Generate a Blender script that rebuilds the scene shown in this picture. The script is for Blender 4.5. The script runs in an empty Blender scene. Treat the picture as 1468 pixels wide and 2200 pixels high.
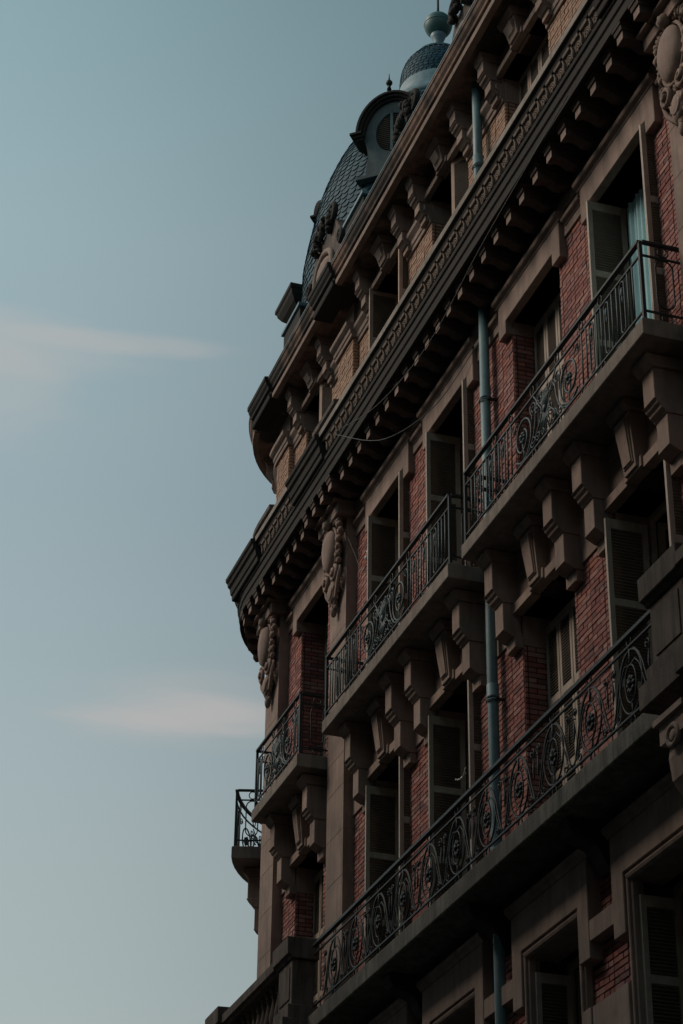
import bpy, math, random
from mathutils import Vector, Matrix
random.seed(7)
R_ = math.radians
sin, cos, pi = math.sin, math.cos, math.pi
scene = bpy.context.scene
col = scene.collection

# ------------------------------------------------------------------ camera
H0 = 1.6                                   # eye height
def cam_basis(yaw=0.31328, pitch=0.52226, roll=0.0145):
    cy, sy, cp, sp = cos(yaw), sin(yaw), cos(pitch), sin(pitch)
    f = Vector((cp*sy, cp*cy, sp)); r = Vector((cy, -sy, 0)); u = r.cross(f)
    c, s = cos(roll), sin(roll)
    return c*r + s*u, -s*r + c*u, f
CR, CU, CF = cam_basis()
FPX = 4560.47
camd = bpy.data.cameras.new('camera'); cam = bpy.data.objects.new('camera', camd); col.objects.link(cam)
camd.sensor_fit = 'VERTICAL'; camd.sensor_height = 36.0; camd.lens = FPX/2200*36
camd.clip_start = 0.1; camd.clip_end = 2000
m = Matrix((CR, CU, -CF)).transposed().to_4x4(); m.translation = (0, 0, H0)
cam.matrix_world = m
scene.camera = cam
def project(p):
    d = Vector(p) - Vector((0, 0, H0)); w = d.dot(CF)
    return 734 + FPX*d.dot(CR)/w, 1100 - FPX*d.dot(CU)/w, w

# ------------------------------------------------------------------ sky and light
SUN_EL, SUN_AZ = 42.0, -62.0               # azimuth from +Y towards +X, degrees
SKY_STRENGTH = 0.12
world = bpy.data.worlds.new('World'); scene.world = world; world.use_nodes = True
nt = world.node_tree; nt.nodes.clear()
def N(nt, t, **kw):
    n = nt.nodes.new(t)
    for k, v in kw.items():
        if k.startswith('i_'): n.inputs[k[2:].replace('_', ' ')].default_value = v
        else: setattr(n, k, v)
    return n
def L(nt, a, b): nt.links.new(a, b)
wo = N(nt, 'ShaderNodeOutputWorld'); bg = N(nt, 'ShaderNodeBackground'); bg.inputs['Strength'].default_value = SKY_STRENGTH
sky = N(nt, 'ShaderNodeTexSky', sky_type='NISHITA', sun_disc=False)
sky.sun_elevation = R_(SUN_EL); sky.sun_rotation = R_(SUN_AZ); sky.altitude = 50; sky.air_density = 1.0; sky.dust_density = 2.5; sky.ozone_density = 1.5
tc = N(nt, 'ShaderNodeTexCoord'); sep = N(nt, 'ShaderNodeSeparateXYZ'); L(nt, tc.outputs['Generated'], sep.inputs[0])
# even layer of thin high cloud: a veil that is paler towards the horizon
ramp = N(nt, 'ShaderNodeValToRGB')
cr = ramp.color_ramp; cr.elements[0].position = 0.0; cr.elements[0].color = (0.415, 0.465, 0.42, 1)
cr.elements[1].position = 1.0; cr.elements[1].color = (0.13, 0.27, 0.31, 1)
for pos, c in ((0.26, (0.412, 0.468, 0.43, 1)), (0.38, (0.378, 0.452, 0.44, 1)), (0.50, (0.325, 0.42, 0.43, 1)), (0.60, (0.335, 0.455, 0.465, 1)), (0.68, (0.275, 0.415, 0.43, 1)), (0.78, (0.20, 0.34, 0.37, 1))):
    e = cr.elements.new(pos); e.color = c
L(nt, sep.outputs['Z'], ramp.inputs[0])
# brighter on the side where the veiled sun stands
dsun = N(nt, 'ShaderNodeVectorMath', operation='DOT_PRODUCT'); L(nt, tc.outputs['Generated'], dsun.inputs[0]); dsun.inputs[1].default_value = (sin(R_(SUN_AZ)), cos(R_(SUN_AZ)), 0)
mrs = N(nt, 'ShaderNodeMapRange'); mrs.inputs['From Min'].default_value = -1; mrs.inputs['From Max'].default_value = 1; L(nt, dsun.outputs['Value'], mrs.inputs[0])
fc = N(nt, 'ShaderNodeValToRGB'); fc.color_ramp.interpolation = 'EASE'; ce = fc.color_ramp.elements
ce[0].position = 0.0; ce[0].color = (0.11, 0.11, 0.11, 1); ce[1].position = 1.0; ce[1].color = (0.98, 0.98, 0.98, 1)
for pos, c in ((0.36, 0.16), (0.51, 0.28), (0.67, 0.53)): e = ce.new(pos); e.color = (c, c, c, 1)
L(nt, mrs.outputs[0], fc.inputs[0])
v20 = N(nt, 'ShaderNodeVectorMath', operation='SCALE'); L(nt, fc.outputs[0], v20.inputs[0]); v20.inputs['Scale'].default_value = 20.0
vsc = N(nt, 'ShaderNodeVectorMath', operation='MULTIPLY'); L(nt, ramp.outputs[0], vsc.inputs[0]); L(nt, v20.outputs[0], vsc.inputs[1])
mixv = N(nt, 'ShaderNodeMixRGB', blend_type='MIX'); mixv.inputs[0].default_value = 0.80
L(nt, sky.outputs[0], mixv.inputs[1]); L(nt, vsc.outputs[0], mixv.inputs[2])
# faint wisps: streaked noise kept to a few soft banks of cloud
mp = N(nt, 'ShaderNodeMapping'); mp.inputs['Scale'].default_value = (1.0, 1.0, 5.0)
L(nt, tc.outputs['Generated'], mp.inputs[0])
n1 = N(nt, 'ShaderNodeTexNoise'); n1.inputs['Scale'].default_value = 9.0; n1.inputs['Detail'].default_value = 6; n1.inputs['Roughness'].default_value = 0.5; n1.inputs['Distortion'].default_value = 0.5
L(nt, mp.outputs[0], n1.inputs['Vector'])
def dirpx(u, v): return (CF + CR*((u - 734)/FPX) + CU*((1100 - v)/FPX)).normalized()
last = mixv.outputs[0]
for (az_, el_, w_, h_, st_) in ((7.6, 34.0, 0.045, 0.013, 0.26), (10.6, 34.2, 0.045, 0.0050, 0.34), (6.2, 32.5, 0.035, 0.026, 0.24), (13.3, 24.35, 0.050, 0.0085, 0.55), (12.6, 24.5, 0.050, 0.017, 0.24), (-35, 30, 0.3, 0.03, 0.4), (60, 26, 0.3, 0.03, 0.4), (150, 34, 0.4, 0.05, 0.4), (-120, 28, 0.3, 0.03, 0.4)):
    a_, b_ = R_(az_), R_(el_); c_ = Vector((sin(a_)*cos(b_), cos(a_)*cos(b_), sin(b_))); th_ = Vector((cos(a_), -sin(a_), 0)); tv_ = th_.cross(c_)
    ns = []
    for ax_, k_ in ((th_, w_), (tv_, h_)):
        dp = N(nt, 'ShaderNodeVectorMath', operation='DOT_PRODUCT'); L(nt, tc.outputs['Generated'], dp.inputs[0]); dp.inputs[1].default_value = ax_/k_
        m1_ = N(nt, 'ShaderNodeMath', operation='SUBTRACT'); L(nt, dp.outputs['Value'], m1_.inputs[0]); m1_.inputs[1].default_value = c_.dot(ax_)/k_
        m2_ = N(nt, 'ShaderNodeMath', operation='POWER'); ab = N(nt, 'ShaderNodeMath', operation='ABSOLUTE'); L(nt, m1_.outputs[0], ab.inputs[0]); L(nt, ab.outputs[0], m2_.inputs[0]); m2_.inputs[1].default_value = 2.0; ns.append(m2_)
    ad = N(nt, 'ShaderNodeMath', operation='ADD'); L(nt, ns[0].outputs[0], ad.inputs[0]); L(nt, ns[1].outputs[0], ad.inputs[1])
    wig = N(nt, 'ShaderNodeMath', operation='MULTIPLY_ADD'); L(nt, n1.outputs[0], wig.inputs[0]); wig.inputs[1].default_value = 4.4; L(nt, ad.outputs[0], wig.inputs[2])
    mk = N(nt, 'ShaderNodeMapRange', interpolation_type='SMOOTHSTEP'); mk.inputs['From Min'].default_value = 1.7; mk.inputs['From Max'].default_value = 4.2; mk.inputs['To Min'].default_value = st_; mk.inputs['To Max'].default_value = 0.0
    L(nt, wig.outputs[0], mk.inputs[0])
    fw = N(nt, 'ShaderNodeVectorMath', operation='DOT_PRODUCT'); L(nt, tc.outputs['Generated'], fw.inputs[0]); fw.inputs[1].default_value = c_
    gt = N(nt, 'ShaderNodeMath', operation='GREATER_THAN'); L(nt, fw.outputs['Value'], gt.inputs[0]); gt.inputs[1].default_value = 0.2
    mu = N(nt, 'ShaderNodeMath', operation='MULTIPLY'); L(nt, mk.outputs[0], mu.inputs[0]); L(nt, gt.outputs[0], mu.inputs[1])
    mixc = N(nt, 'ShaderNodeMixRGB'); mixc.inputs[2].default_value = (5.2, 4.7, 4.5, 1)
    L(nt, mu.outputs[0], mixc.inputs[0]); L(nt, last, mixc.inputs[1]); last = mixc.outputs[0]
L(nt, mixc.outputs[0], bg.inputs[0]); L(nt, bg.outputs[0], wo.inputs[0])

sd = bpy.data.lights.new('sun', 'SUN'); sun = bpy.data.objects.new('sun', sd); col.objects.link(sun)
sd.energy = 1.95; sd.angle = R_(22); sd.color = (1.0, 0.80, 0.66)
sv = Vector((sin(R_(SUN_AZ))*cos(R_(SUN_EL)), cos(R_(SUN_AZ))*cos(R_(SUN_EL)), sin(R_(SUN_EL))))
sun.rotation_euler = sv.to_track_quat('Z', 'Y').to_euler(); sun.location = (-20, 10, 40)
scene.view_settings.view_transform = 'Standard'; scene.view_settings.look = 'None'
scene.view_settings.exposure = -0.25; scene.view_settings.gamma = 1.0; scene.view_settings.use_curve_mapping = False

# ------------------------------------------------------------------ materials
def material(name, base, base2=None, rough=0.85, nscale=6.0, bump=0.25, bscale=60.0, stain=0.0, stain_col=(0.03, 0.03, 0.026), per=0.0, metallic=0.0, cols=None, soot=0.0, spec=0.3):
    mt = bpy.data.materials.new(name); mt.use_nodes = True; t = mt.node_tree; p = t.nodes['Principled BSDF']
    p.inputs['Roughness'].default_value = rough; p.inputs['Metallic'].default_value = metallic
    p.inputs['Specular IOR Level'].default_value = spec
    geo = N(t, 'ShaderNodeNewGeometry')
    n = N(t, 'ShaderNodeTexNoise'); n.inputs['Scale'].default_value = nscale; n.inputs['Detail'].default_value = 8; n.inputs['Roughness'].default_value = 0.65
    L(t, geo.outputs['Position'], n.inputs['Vector'])
    if base2 is None: base2 = tuple(c*0.72 for c in base)
    mr = N(t, 'ShaderNodeMapRange'); mr.inputs['From Min'].default_value = 0.3; mr.inputs['From Max'].default_value = 0.7; L(t, n.outputs[0], mr.inputs[0])
    mx = N(t, 'ShaderNodeMixRGB'); mx.inputs[1].default_value = (*base, 1); mx.inputs[2].default_value = (*base2, 1)
    L(t, mr.outputs[0], mx.inputs[0]); out = mx.outputs[0]
    if cols:                                # a colour for each piece
        oi = N(t, 'ShaderNodeObjectInfo'); ad = N(t, 'ShaderNodeMath', operation='ADD'); fr = N(t, 'ShaderNodeMath', operation='FRACT')
        L(t, oi.outputs['Random'], ad.inputs[0]); L(t, geo.outputs['Random Per Island'], ad.inputs[1]); L(t, ad.outputs[0], fr.inputs[0])
        rp = N(t, 'ShaderNodeValToRGB'); rp.color_ramp.interpolation = 'CONSTANT'; es = rp.color_ramp.elements
        for i, c in enumerate(cols):
            q = i/len(cols)
            if i < 2: es[i].position = q; es[i].color = (*c, 1)
            else: es.new(q).color = (*c, 1)
        L(t, fr.outputs[0], rp.inputs[0])
        m2 = N(t, 'ShaderNodeMixRGB', blend_type='MULTIPLY'); m2.inputs[0].default_value = 1.0
        L(t, rp.outputs[0], m2.inputs[1]); L(t, out, m2.inputs[2]); out = m2.outputs[0]
    if stain > 0:                           # rain streaks and grime patches
        mpn = N(t, 'ShaderNodeMapping'); mpn.inputs['Scale'].default_value = (7, 7, 0.8); L(t, geo.outputs['Position'], mpn.inputs[0])
        ns = N(t, 'ShaderNodeTexNoise'); ns.inputs['Scale'].default_value = 1.3; ns.inputs['Detail'].default_value = 9; ns.inputs['Roughness'].default_value = 0.7
        L(t, mpn.outputs[0], ns.inputs['Vector'])
        ms = N(t, 'ShaderNodeMapRange'); ms.inputs['From Min'].default_value = 0.45; ms.inputs['From Max'].default_value = 0.68; ms.inputs['To Max'].default_value = stain
        L(t, ns.outputs[0], ms.inputs[0])
        m3 = N(t, 'ShaderNodeMixRGB'); m3.inputs[2].default_value = (*stain_col, 1)
        L(t, ms.outputs[0], m3.inputs[0]); L(t, out, m3.inputs[1]); out = m3.outputs[0]
    if soot > 0:
        nl = N(t, 'ShaderNodeTexNoise'); nl.inputs['Scale'].default_value = 1.6 if soot > 0.9 else 0.9; nl.inputs['Detail'].default_value = 5; L(t, geo.outputs['Position'], nl.inputs['Vector'])
        ml = N(t, 'ShaderNodeMapRange'); ml.inputs['From Min'].default_value = 0.45 if soot > 0.9 else 0.4; ml.inputs['From Max'].default_value = 0.56 if soot > 0.9 else 0.65; ml.inputs['To Max'].default_value = soot; L(t, nl.outputs[0], ml.inputs[0])
        m4 = N(t, 'ShaderNodeMixRGB'); m4.inputs[2].default_value = (0.045, 0.04, 0.036, 1)
        L(t, ml.outputs[0], m4.inputs[0]); L(t, out, m4.inputs[1]); out = m4.outputs[0]
    L(t, out, p.inputs['Base Color'])
    if bump > 0:
        nb = N(t, 'ShaderNodeTexNoise'); nb.inputs['Scale'].default_value = bscale; nb.inputs['Detail'].default_value = 6; nb.inputs['Roughness'].default_value = 0.7
        L(t, geo.outputs['Position'], nb.inputs['Vector'])
        b = N(t, 'ShaderNodeBump'); b.inputs['Strength'].default_value = bump; b.inputs['Distance'].default_value = 0.01
        L(t, nb.outputs[0], b.inputs['Height']); L(t, b.outputs[0], p.inputs['Normal'])
    return mt
M = {}
M['stone'] = material('warm_stone', (0.39, 0.29, 0.24), (0.24, 0.185, 0.155), 0.9, 3.0, 0.4, 55, stain=0.45, stain_col=(0.10, 0.075, 0.065), soot=0.3)
M['stone_dirty'] = material('weathered_stone', (0.20, 0.155, 0.13), (0.10, 0.085, 0.073), 0.92, 3.5, 0.5, 45, stain=0.85, stain_col=(0.028, 0.03, 0.026), soot=0.55)
M['mod'] = material('shaded_bracket_stone', (0.16, 0.115, 0.095), (0.09, 0.07, 0.06), 0.92, 3.5, 0.5, 45, stain=0.5, stain_col=(0.03, 0.028, 0.024), soot=0.4)  # modillion body, underside shade painted into the colour
M['ledge'] = material('pale_ledge_stone', (0.42, 0.38, 0.33), (0.30, 0.275, 0.245), 0.9, 5, 0.4, 45, stain=0.4, stain_col=(0.10, 0.09, 0.08), soot=0.25)
M['stone_leaf'] = material('carved_leaf_stone', (0.30, 0.24, 0.195), (0.17, 0.14, 0.118), 0.9, 6, 0.4, 45, stain=0.4, stain_col=(0.05, 0.045, 0.04))
M['stone_gutter'] = material('streaked_gutter_stone', (0.30, 0.19, 0.14), (0.19, 0.13, 0.105), 0.9, 4.0, 0.5, 45, stain=0.6, stain_col=(0.022, 0.022, 0.018), soot=0.97)
M['stone_sooty_shaded'] = material('sooty_shaded_cornice_stone', (0.032, 0.030, 0.026), (0.018, 0.018, 0.016), 0.92, 4.0, 0.5, 45, stain=0.8, stain_col=(0.022, 0.024, 0.021), soot=0.6)  # soot, darkened further to paint in the shade of the cornice soffit
M['slab'] = material('balcony_stone', (0.31, 0.265, 0.22), (0.20, 0.175, 0.15), 0.9, 5.0, 0.5, 50, stain=0.5, stain_col=(0.05, 0.05, 0.042), soot=0.3)
M['slab_old'] = material('mossy_balcony_stone', (0.22, 0.205, 0.175), (0.10, 0.098, 0.085), 0.93, 5.0, 0.7, 40, stain=0.8, stain_col=(0.02, 0.024, 0.017), soot=0.6)
reds = [(0.36, 0.155, 0.13), (0.30, 0.12, 0.105), (0.40, 0.20, 0.165), (0.25, 0.10, 0.09), (0.33, 0.14, 0.12), (0.45, 0.25, 0.21), (0.29, 0.14, 0.125), (0.35, 0.17, 0.15), (0.20, 0.105, 0.10), (0.41, 0.17, 0.125), (0.31, 0.165, 0.155), (0.26, 0.10, 0.085), (0.38, 0.22, 0.19), (0.34, 0.13, 0.11)]
ochres = [(0.44, 0.29, 0.20), (0.40, 0.25, 0.175), (0.48, 0.33, 0.235), (0.37, 0.225, 0.16), (0.42, 0.26, 0.17), (0.39, 0.27, 0.20)]
slates = [(0.026, 0.088, 0.118), (0.021, 0.072, 0.10), (0.038, 0.105, 0.135), (0.022, 0.080, 0.115), (0.030, 0.090, 0.112), (0.018, 0.060, 0.080), (0.042, 0.115, 0.142)]
M['brick'] = material('red_brick', (1, 1, 1), (0.70, 0.68, 0.68), 0.85, 22, 0.4, 90, cols=reds)
M['ochre'] = material('ochre_brick', (1, 1, 1), (0.72, 0.68, 0.66), 0.85, 22, 0.4, 90, cols=ochres)
M['slate'] = material('slate_scale', (1, 1, 1), (0.65, 0.68, 0.68), 0.7, 14, 0.3, 60, cols=slates, spec=0.25)
M['batten'] = material('dark_underlay', (0.02, 0.03, 0.035), None, 0.9, 5, 0.0)
M['mortar'] = material('dark_mortar', (0.05, 0.032, 0.028), None, 0.95, 12, 0.5, 80)
M['shutter'] = material('shutter_paint', (0.50, 0.43, 0.355), (0.38, 0.325, 0.265), 0.65, 8, 0.2, 70, stain=0.35, stain_col=(0.09, 0.075, 0.062))
M['shutter_old'] = material('faded_shutter_paint', (0.55, 0.40, 0.31), (0.42, 0.31, 0.24), 0.7, 8, 0.25, 70, stain=0.4, stain_col=(0.10, 0.08, 0.065))
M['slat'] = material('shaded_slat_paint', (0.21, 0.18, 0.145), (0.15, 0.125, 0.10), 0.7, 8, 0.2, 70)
M['iron'] = material('blackened_iron', (0.020, 0.030, 0.032), (0.012, 0.018, 0.019), 0.55, 25, 0.3, 120, spec=0.35)
M['iron_pale'] = material('weathered_green_iron', (0.06, 0.115, 0.12), (0.018, 0.032, 0.035), 0.5, 18, 0.35, 120, spec=0.4)
M['pipe'] = material('green_zinc_pipe', (0.135, 0.26, 0.28), (0.085, 0.17, 0.19), 0.5, 9, 0.35, 60, stain=0.4, stain_col=(0.07, 0.11, 0.115), spec=0.5)
M['zinc'] = material('pale_zinc', (0.15, 0.27, 0.305), (0.075, 0.145, 0.17), 0.55, 7, 0.2, 40, stain=0.5, stain_col=(0.06, 0.11, 0.13), spec=0.5)
M['copper'] = material('green_copper', (0.06, 0.165, 0.15), (0.03, 0.09, 0.085), 0.5, 5, 0.2, 40, stain=0.5, stain_col=(0.025, 0.05, 0.05), spec=0.5)
M['lead'] = material('grey_lead', (0.12, 0.155, 0.16), (0.075, 0.10, 0.104), 0.75, 6, 0.35, 35, stain=0.5, stain_col=(0.05, 0.06, 0.06))
M['lead2'] = material('pale_lead', (0.14, 0.19, 0.20), (0.09, 0.125, 0.13), 0.7, 6, 0.35, 35)
M['dark'] = material('dark_room', (0.09, 0.085, 0.075), None, 0.95, 4, 0)
M['frame'] = material('window_frame_paint', (0.46, 0.40, 0.33), None, 0.5, 10, 0.1, 60)
M['curtain'] = material('pale_curtain', (0.50, 0.78, 0.80), (0.40, 0.66, 0.70), 0.9, 3, 0.2, 30)
M['cable'] = material('grey_cable', (0.09, 0.10, 0.10), None, 0.6, 10, 0)
M['porcelain'] = material('white_porcelain', (0.6, 0.58, 0.56), None, 0.3, 10, 0)
M['asphalt'] = material('asphalt', (0.05, 0.05, 0.052), (0.035, 0.035, 0.036), 0.9, 3, 0.5, 60)
M['pave'] = material('pavement', (0.24, 0.23, 0.22), None, 0.9, 2, 0.4, 50)
M['plaster'] = material('old_plaster', (0.30, 0.27, 0.24), (0.22, 0.20, 0.175), 0.9, 0.8, 0.3, 30, stain=0.4)
g = bpy.data.materials.new('window_glass'); g.use_nodes = True; t = g.node_tree; t.nodes.clear()
o_ = N(t, 'ShaderNodeOutputMaterial'); mxs = N(t, 'ShaderNodeMixShader'); tr = N(t, 'ShaderNodeBsdfTransparent'); gl = N(t, 'ShaderNodeBsdfGlossy'); fr = N(t, 'ShaderNodeFresnel')
gl.inputs['Roughness'].default_value = 0.04; fr.inputs['IOR'].default_value = 1.6; tr.inputs[0].default_value = (0.85, 0.93, 0.92, 1)
L(t, fr.outputs[0], mxs.inputs[0]); L(t, tr.outputs[0], mxs.inputs[1]); L(t, gl.outputs[0], mxs.inputs[2]); L(t, mxs.outputs[0], o_.inputs[0]); M['glass'] = g
g = bpy.data.materials.new('dark_glass'); g.use_nodes = True; p = g.node_tree.nodes['Principled BSDF']
p.inputs['Base Color'].default_value = (0.012, 0.018, 0.018, 1); p.inputs['Roughness'].default_value = 0.12; p.inputs['Specular IOR Level'].default_value = 0.35; M['dglass'] = g

# ------------------------------------------------------------------ facade coordinates
# s runs along the facade, e out of the wall, z up from eye height; past YC the wall turns round the corner tower
YC, RW = 25.4874, 2.07
WX = 7.735                                    # plane of the facade
def gs(s): return -0.00418063*s*s + 1.14022782*s + 0.33429531      # survey lengths to metres along the street
def hz(z): return -0.00362404*z*z + 1.08793671*z + 0.82637105      # survey heights to metres
CX, CY = WX + RW, gs(YC)
SMAX = 29.95
def theta(s): return max(0.0, (gs(s) - CY)/RW)
def F(s, e, z):
    if s <= YC: return Vector((WX - e, gs(s), hz(z) + H0))
    th = theta(s); r = RW + e
    return Vector((CX - r*cos(th), CY + r*sin(th), hz(z) + H0))
def Gw(y, e, z): return Vector((WX - e, y, z + H0))               # plain metres, for things on the roof
def Fs(s, e, z): return Vector((WX - e, gs(s), hz(z) + H0))         # straight on, past the turn
def Fl(s, e, z): return Vector((-e, s, z))
def stations(s0, s1):
    if s1 <= YC: return [s0, s1]
    a = [s0] if s0 < YC else []
    b0 = max(s0, YC); n = max(1, int(math.ceil((theta(s1) - theta(b0))/R_(5))))
    return a + [b0 + (s1 - b0)*i/n for i in range(n + 1)]

class MB:
    def __init__(s, local=False, fn=None):
        s.v = []; s.f = []; s.mi = []; s.F = fn or (Fl if local else F); s.local = local; s.cur = 0; s.sm = []; s.smooth = False
    def add(s, vs, fs):
        o = len(s.v); s.v.extend(vs)
        for f in fs: s.f.append([i + o for i in f]); s.mi.append(s.cur); s.sm.append(s.smooth)
    def sweep(s, prof, s0, s1, dirs=None):
        st = [s0, s1] if s.F is not F else stations(s0, s1); n = len(prof); vs = []; fs = []
        for q in st: vs += [s.F(q, e, z) for e, z in prof]
        for i in range(len(st) - 1):
            for j in range(n):
                k = (j + 1) % n; fs.append([i*n + j, i*n + k, (i + 1)*n + k, (i + 1)*n + j])
        fs.append(list(range(n))[::-1]); fs.append([(len(st) - 1)*n + j for j in range(n)])
        s.add(vs, fs)
    def box(s, s0, s1, e0, e1, z0, z1): s.sweep([(e0, z0), (e1, z0), (e1, z1), (e0, z1)], s0, s1)
    def prism(s, poly, e0, e1, poly2=None):          # polygon in (s,z) pushed from e0 (back) to e1 (front)
        poly2 = poly2 or poly; n = len(poly)
        vs = [s.F(a, e0, b) for a, b in poly] + [s.F(a, e1, b) for a, b in poly2]
        fs = [[i, (i + 1) % n, n + (i + 1) % n, n + i] for i in range(n)] + [list(range(n))[::-1], [n + i for i in range(n)]]
        s.add(vs, fs)
    def raw(s, vs, fs): s.add([Vector(v) for v in vs], fs)
    def tube(s, pts, r, n=6, closed=False, world=False, taper=None):
        P = [Vector(p) if world else s.F(*p) for p in pts]; m_ = len(P); vs = []; up = Vector((0.05, 0.03, 1)).normalized(); prev = None
        for i in range(m_):
            if closed: d = P[(i + 1) % m_] - P[i - 1]
            else: d = P[min(i + 1, m_ - 1)] - P[max(i - 1, 0)]
            if d.length < 1e-9: d = Vector((0, 0, 1))
            d.normalize()
            if prev is None:
                a = d.cross(Vector((1, 0.2, 0.1))); a.normalize()
            else:
                a = prev - d*prev.dot(d); a.normalize()
            prev = a; b = d.cross(a); rr = r*(taper[i] if taper else 1)
            for k in range(n):
                an = 2*pi*k/n; vs.append(P[i] + a*(rr*cos(an)) + b*(rr*sin(an)))
        fs = []; rng = m_ if closed else m_ - 1
        for i in range(rng):
            j = (i + 1) % m_
            for k in range(n):
                l = (k + 1) % n; fs.append([i*n + k, i*n + l, j*n + l, j*n + k])
        if not closed: fs += [list(range(n))[::-1], [(m_ - 1)*n + k for k in range(n)]]
        sm = s.smooth; s.smooth = True; s.add(vs, fs); s.smooth = sm
    def lathe(s, c, prof, n=12, a0=0, a1=2*pi, world=False):  # c = (s,e,z0) or world point; prof = [(r,z)]
        B = Vector(c) if world else s.F(*c); full = abs(a1 - a0 - 2*pi) < 1e-6; m_ = n if full else n + 1; vs = []; fs = []
        for r, z in prof:
            for k in range(m_):
                an = a0 + (a1 - a0)*k/n; vs.append(B + Vector((r*cos(an), r*sin(an), z)))
        for i in range(len(prof) - 1):
            for k in range(n):
                l = (k + 1) % m_; fs.append([i*m_ + k, i*m_ + l, (i + 1)*m_ + l, (i + 1)*m_ + k])
        if full: fs += [list(range(m_))[::-1], [(len(prof) - 1)*m_ + k for k in range(m_)]]
        sm = s.smooth; s.smooth = True; s.add(vs, fs); s.smooth = sm
    def blob(s, c, rs, re, rz, n=8, m_=6, tilt=0.0, jit=0.0, world=False):
        vs = []; fs = []; sg = s.smooth
        for i in range(m_ + 1):
            ph = pi*i/m_
            for k in range(n):
                an = 2*pi*k/n; q = 1 + (random.uniform(-jit, jit) if 0 < i < m_ else 0)
                a, b, z = rs*sin(ph)*cos(an)*q, re*sin(ph)*sin(an)*q, rz*cos(ph)*q
                a, z = a*cos(tilt) - z*sin(tilt), a*sin(tilt) + z*cos(tilt)
                vs.append((Vector(c) + Vector((-b, a, z))) if world else s.F(c[0] + a, c[1] + b, c[2] + z))
        for i in range(m_):
            for k in range(n):
                l = (k + 1) % n; fs.append([i*n + k, (i + 1)*n + k, (i + 1)*n + l, i*n + l])
        s.smooth = True; s.add(vs, fs); s.smooth = sg
    def mesh(s, name, mats):
        me = bpy.data.meshes.new(name); me.from_pydata([tuple(v) for v in s.v], [], s.f); me.update()
        for mt in (mats if isinstance(mats, (list, tuple)) else [mats]): me.materials.append(mt)
        me.polygons.foreach_set('material_index', s.mi); me.polygons.foreach_set('use_smooth', s.sm)
        import bmesh
        bm = bmesh.new(); bm.from_mesh(me); bmesh.ops.recalc_face_normals(bm, faces=bm.faces); bm.to_mesh(me); bm.free()
        return me
def link(name, data, parent=None):
    o = bpy.data.objects.new(name, data); col.objects.link(o)
    if parent is not None:
        o.parent = parent
        if parent.type == 'EMPTY': o.matrix_parent_inverse = Matrix.Translation(-Vector(parent.location))
    return o
def part(name, mb, mats, parent, bevel=0.0, stuff=False, label=None):
    o = link(name, mb.mesh(name, mats), parent)
    if bevel > 0:
        b = o.modifiers.new('edge_wear', 'BEVEL'); b.width = bevel; b.segments = 1; b.limit_method = 'ANGLE'; b.angle_limit = R_(40)
    if stuff: o['kind'] = 'stuff'
    if label: o['label'] = label
    return o
def put(name, me, parent, s, e, z, rz=0.0):
    o = link(name, me, parent); o.location = F(s, e, z); o.rotation_euler = (0, 0, -theta(s) + rz); return o
def thing(name, label, cat, loc, group=None):
    o = bpy.data.objects.new(name, None); col.objects.link(o); o.location = loc; o['label'] = label; o['category'] = cat
    o.empty_display_size = 0.3
    if group: o['group'] = group
    return o
def tag(o, label, cat, group=None):
    o['label'] = label; o['category'] = cat
    if group: o['group'] = group
    return o

# ------------------------------------------------------------------ layout
SN = 6.0                                     # near end of the built facade (outside the frame)
BAYS = [8.2, 10.45, 13.47, 15.69, 18.16, 20.36, 23.70, 27.37]
HW = 0.64
ZT0, ZT1 = 9.515, 12.24                      # top-balcony floor: door opening
ZV0, ZV1 = 5.985, 8.63
ZU0, ZU1 = 2.9, 5.20
ZA0, ZA1 = 14.05, 15.82
PIL = [(11.56, 12.27), (21.80, 22.50), (25.00, 25.70), (29.1, 29.8)]
def pil_c(i): return 0.5*(PIL[i][0] + PIL[i][1])

# ground ------------------------------------------------------------
def ground():
    b = MB(); b.raw([(-400, -400, 0), (400, -400, 0), (400, 400, 0), (-400, 400, 0)], [[0, 1, 2, 3]]); o = part('ground', b, M['asphalt'], None); o['kind'] = 'structure'
    b = MB(); b.raw([(4.9, -60, 0.12), (7.8, -60, 0.12), (7.8, 40, 0.12), (4.9, 40, 0.12), (4.9, -60, 0.0), (4.9, 40, 0.0)], [[0, 1, 2, 3], [4, 0, 3, 5]]); o = part('pavement', b, M['pave'], None); o['kind'] = 'structure'
    b = MB(); b.raw([(-2.2, -60, 0.12), (-6.9, -60, 0.12), (-6.9, 60, 0.12), (-2.2, 60, 0.12), (-2.2, -60, 0.0), (-2.2, 60, 0.0)], [[3, 2, 1, 0], [5, 3, 0, 4]]); o = part('far_pavement', b, M['pave'], None); o['kind'] = 'structure'
ground()

# the house ----------------------------------------------------------
B = thing('apartment_building', 'tall brick and stone apartment building with iron balconies and a slate corner dome', 'building', (WX, 16, 0))

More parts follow.
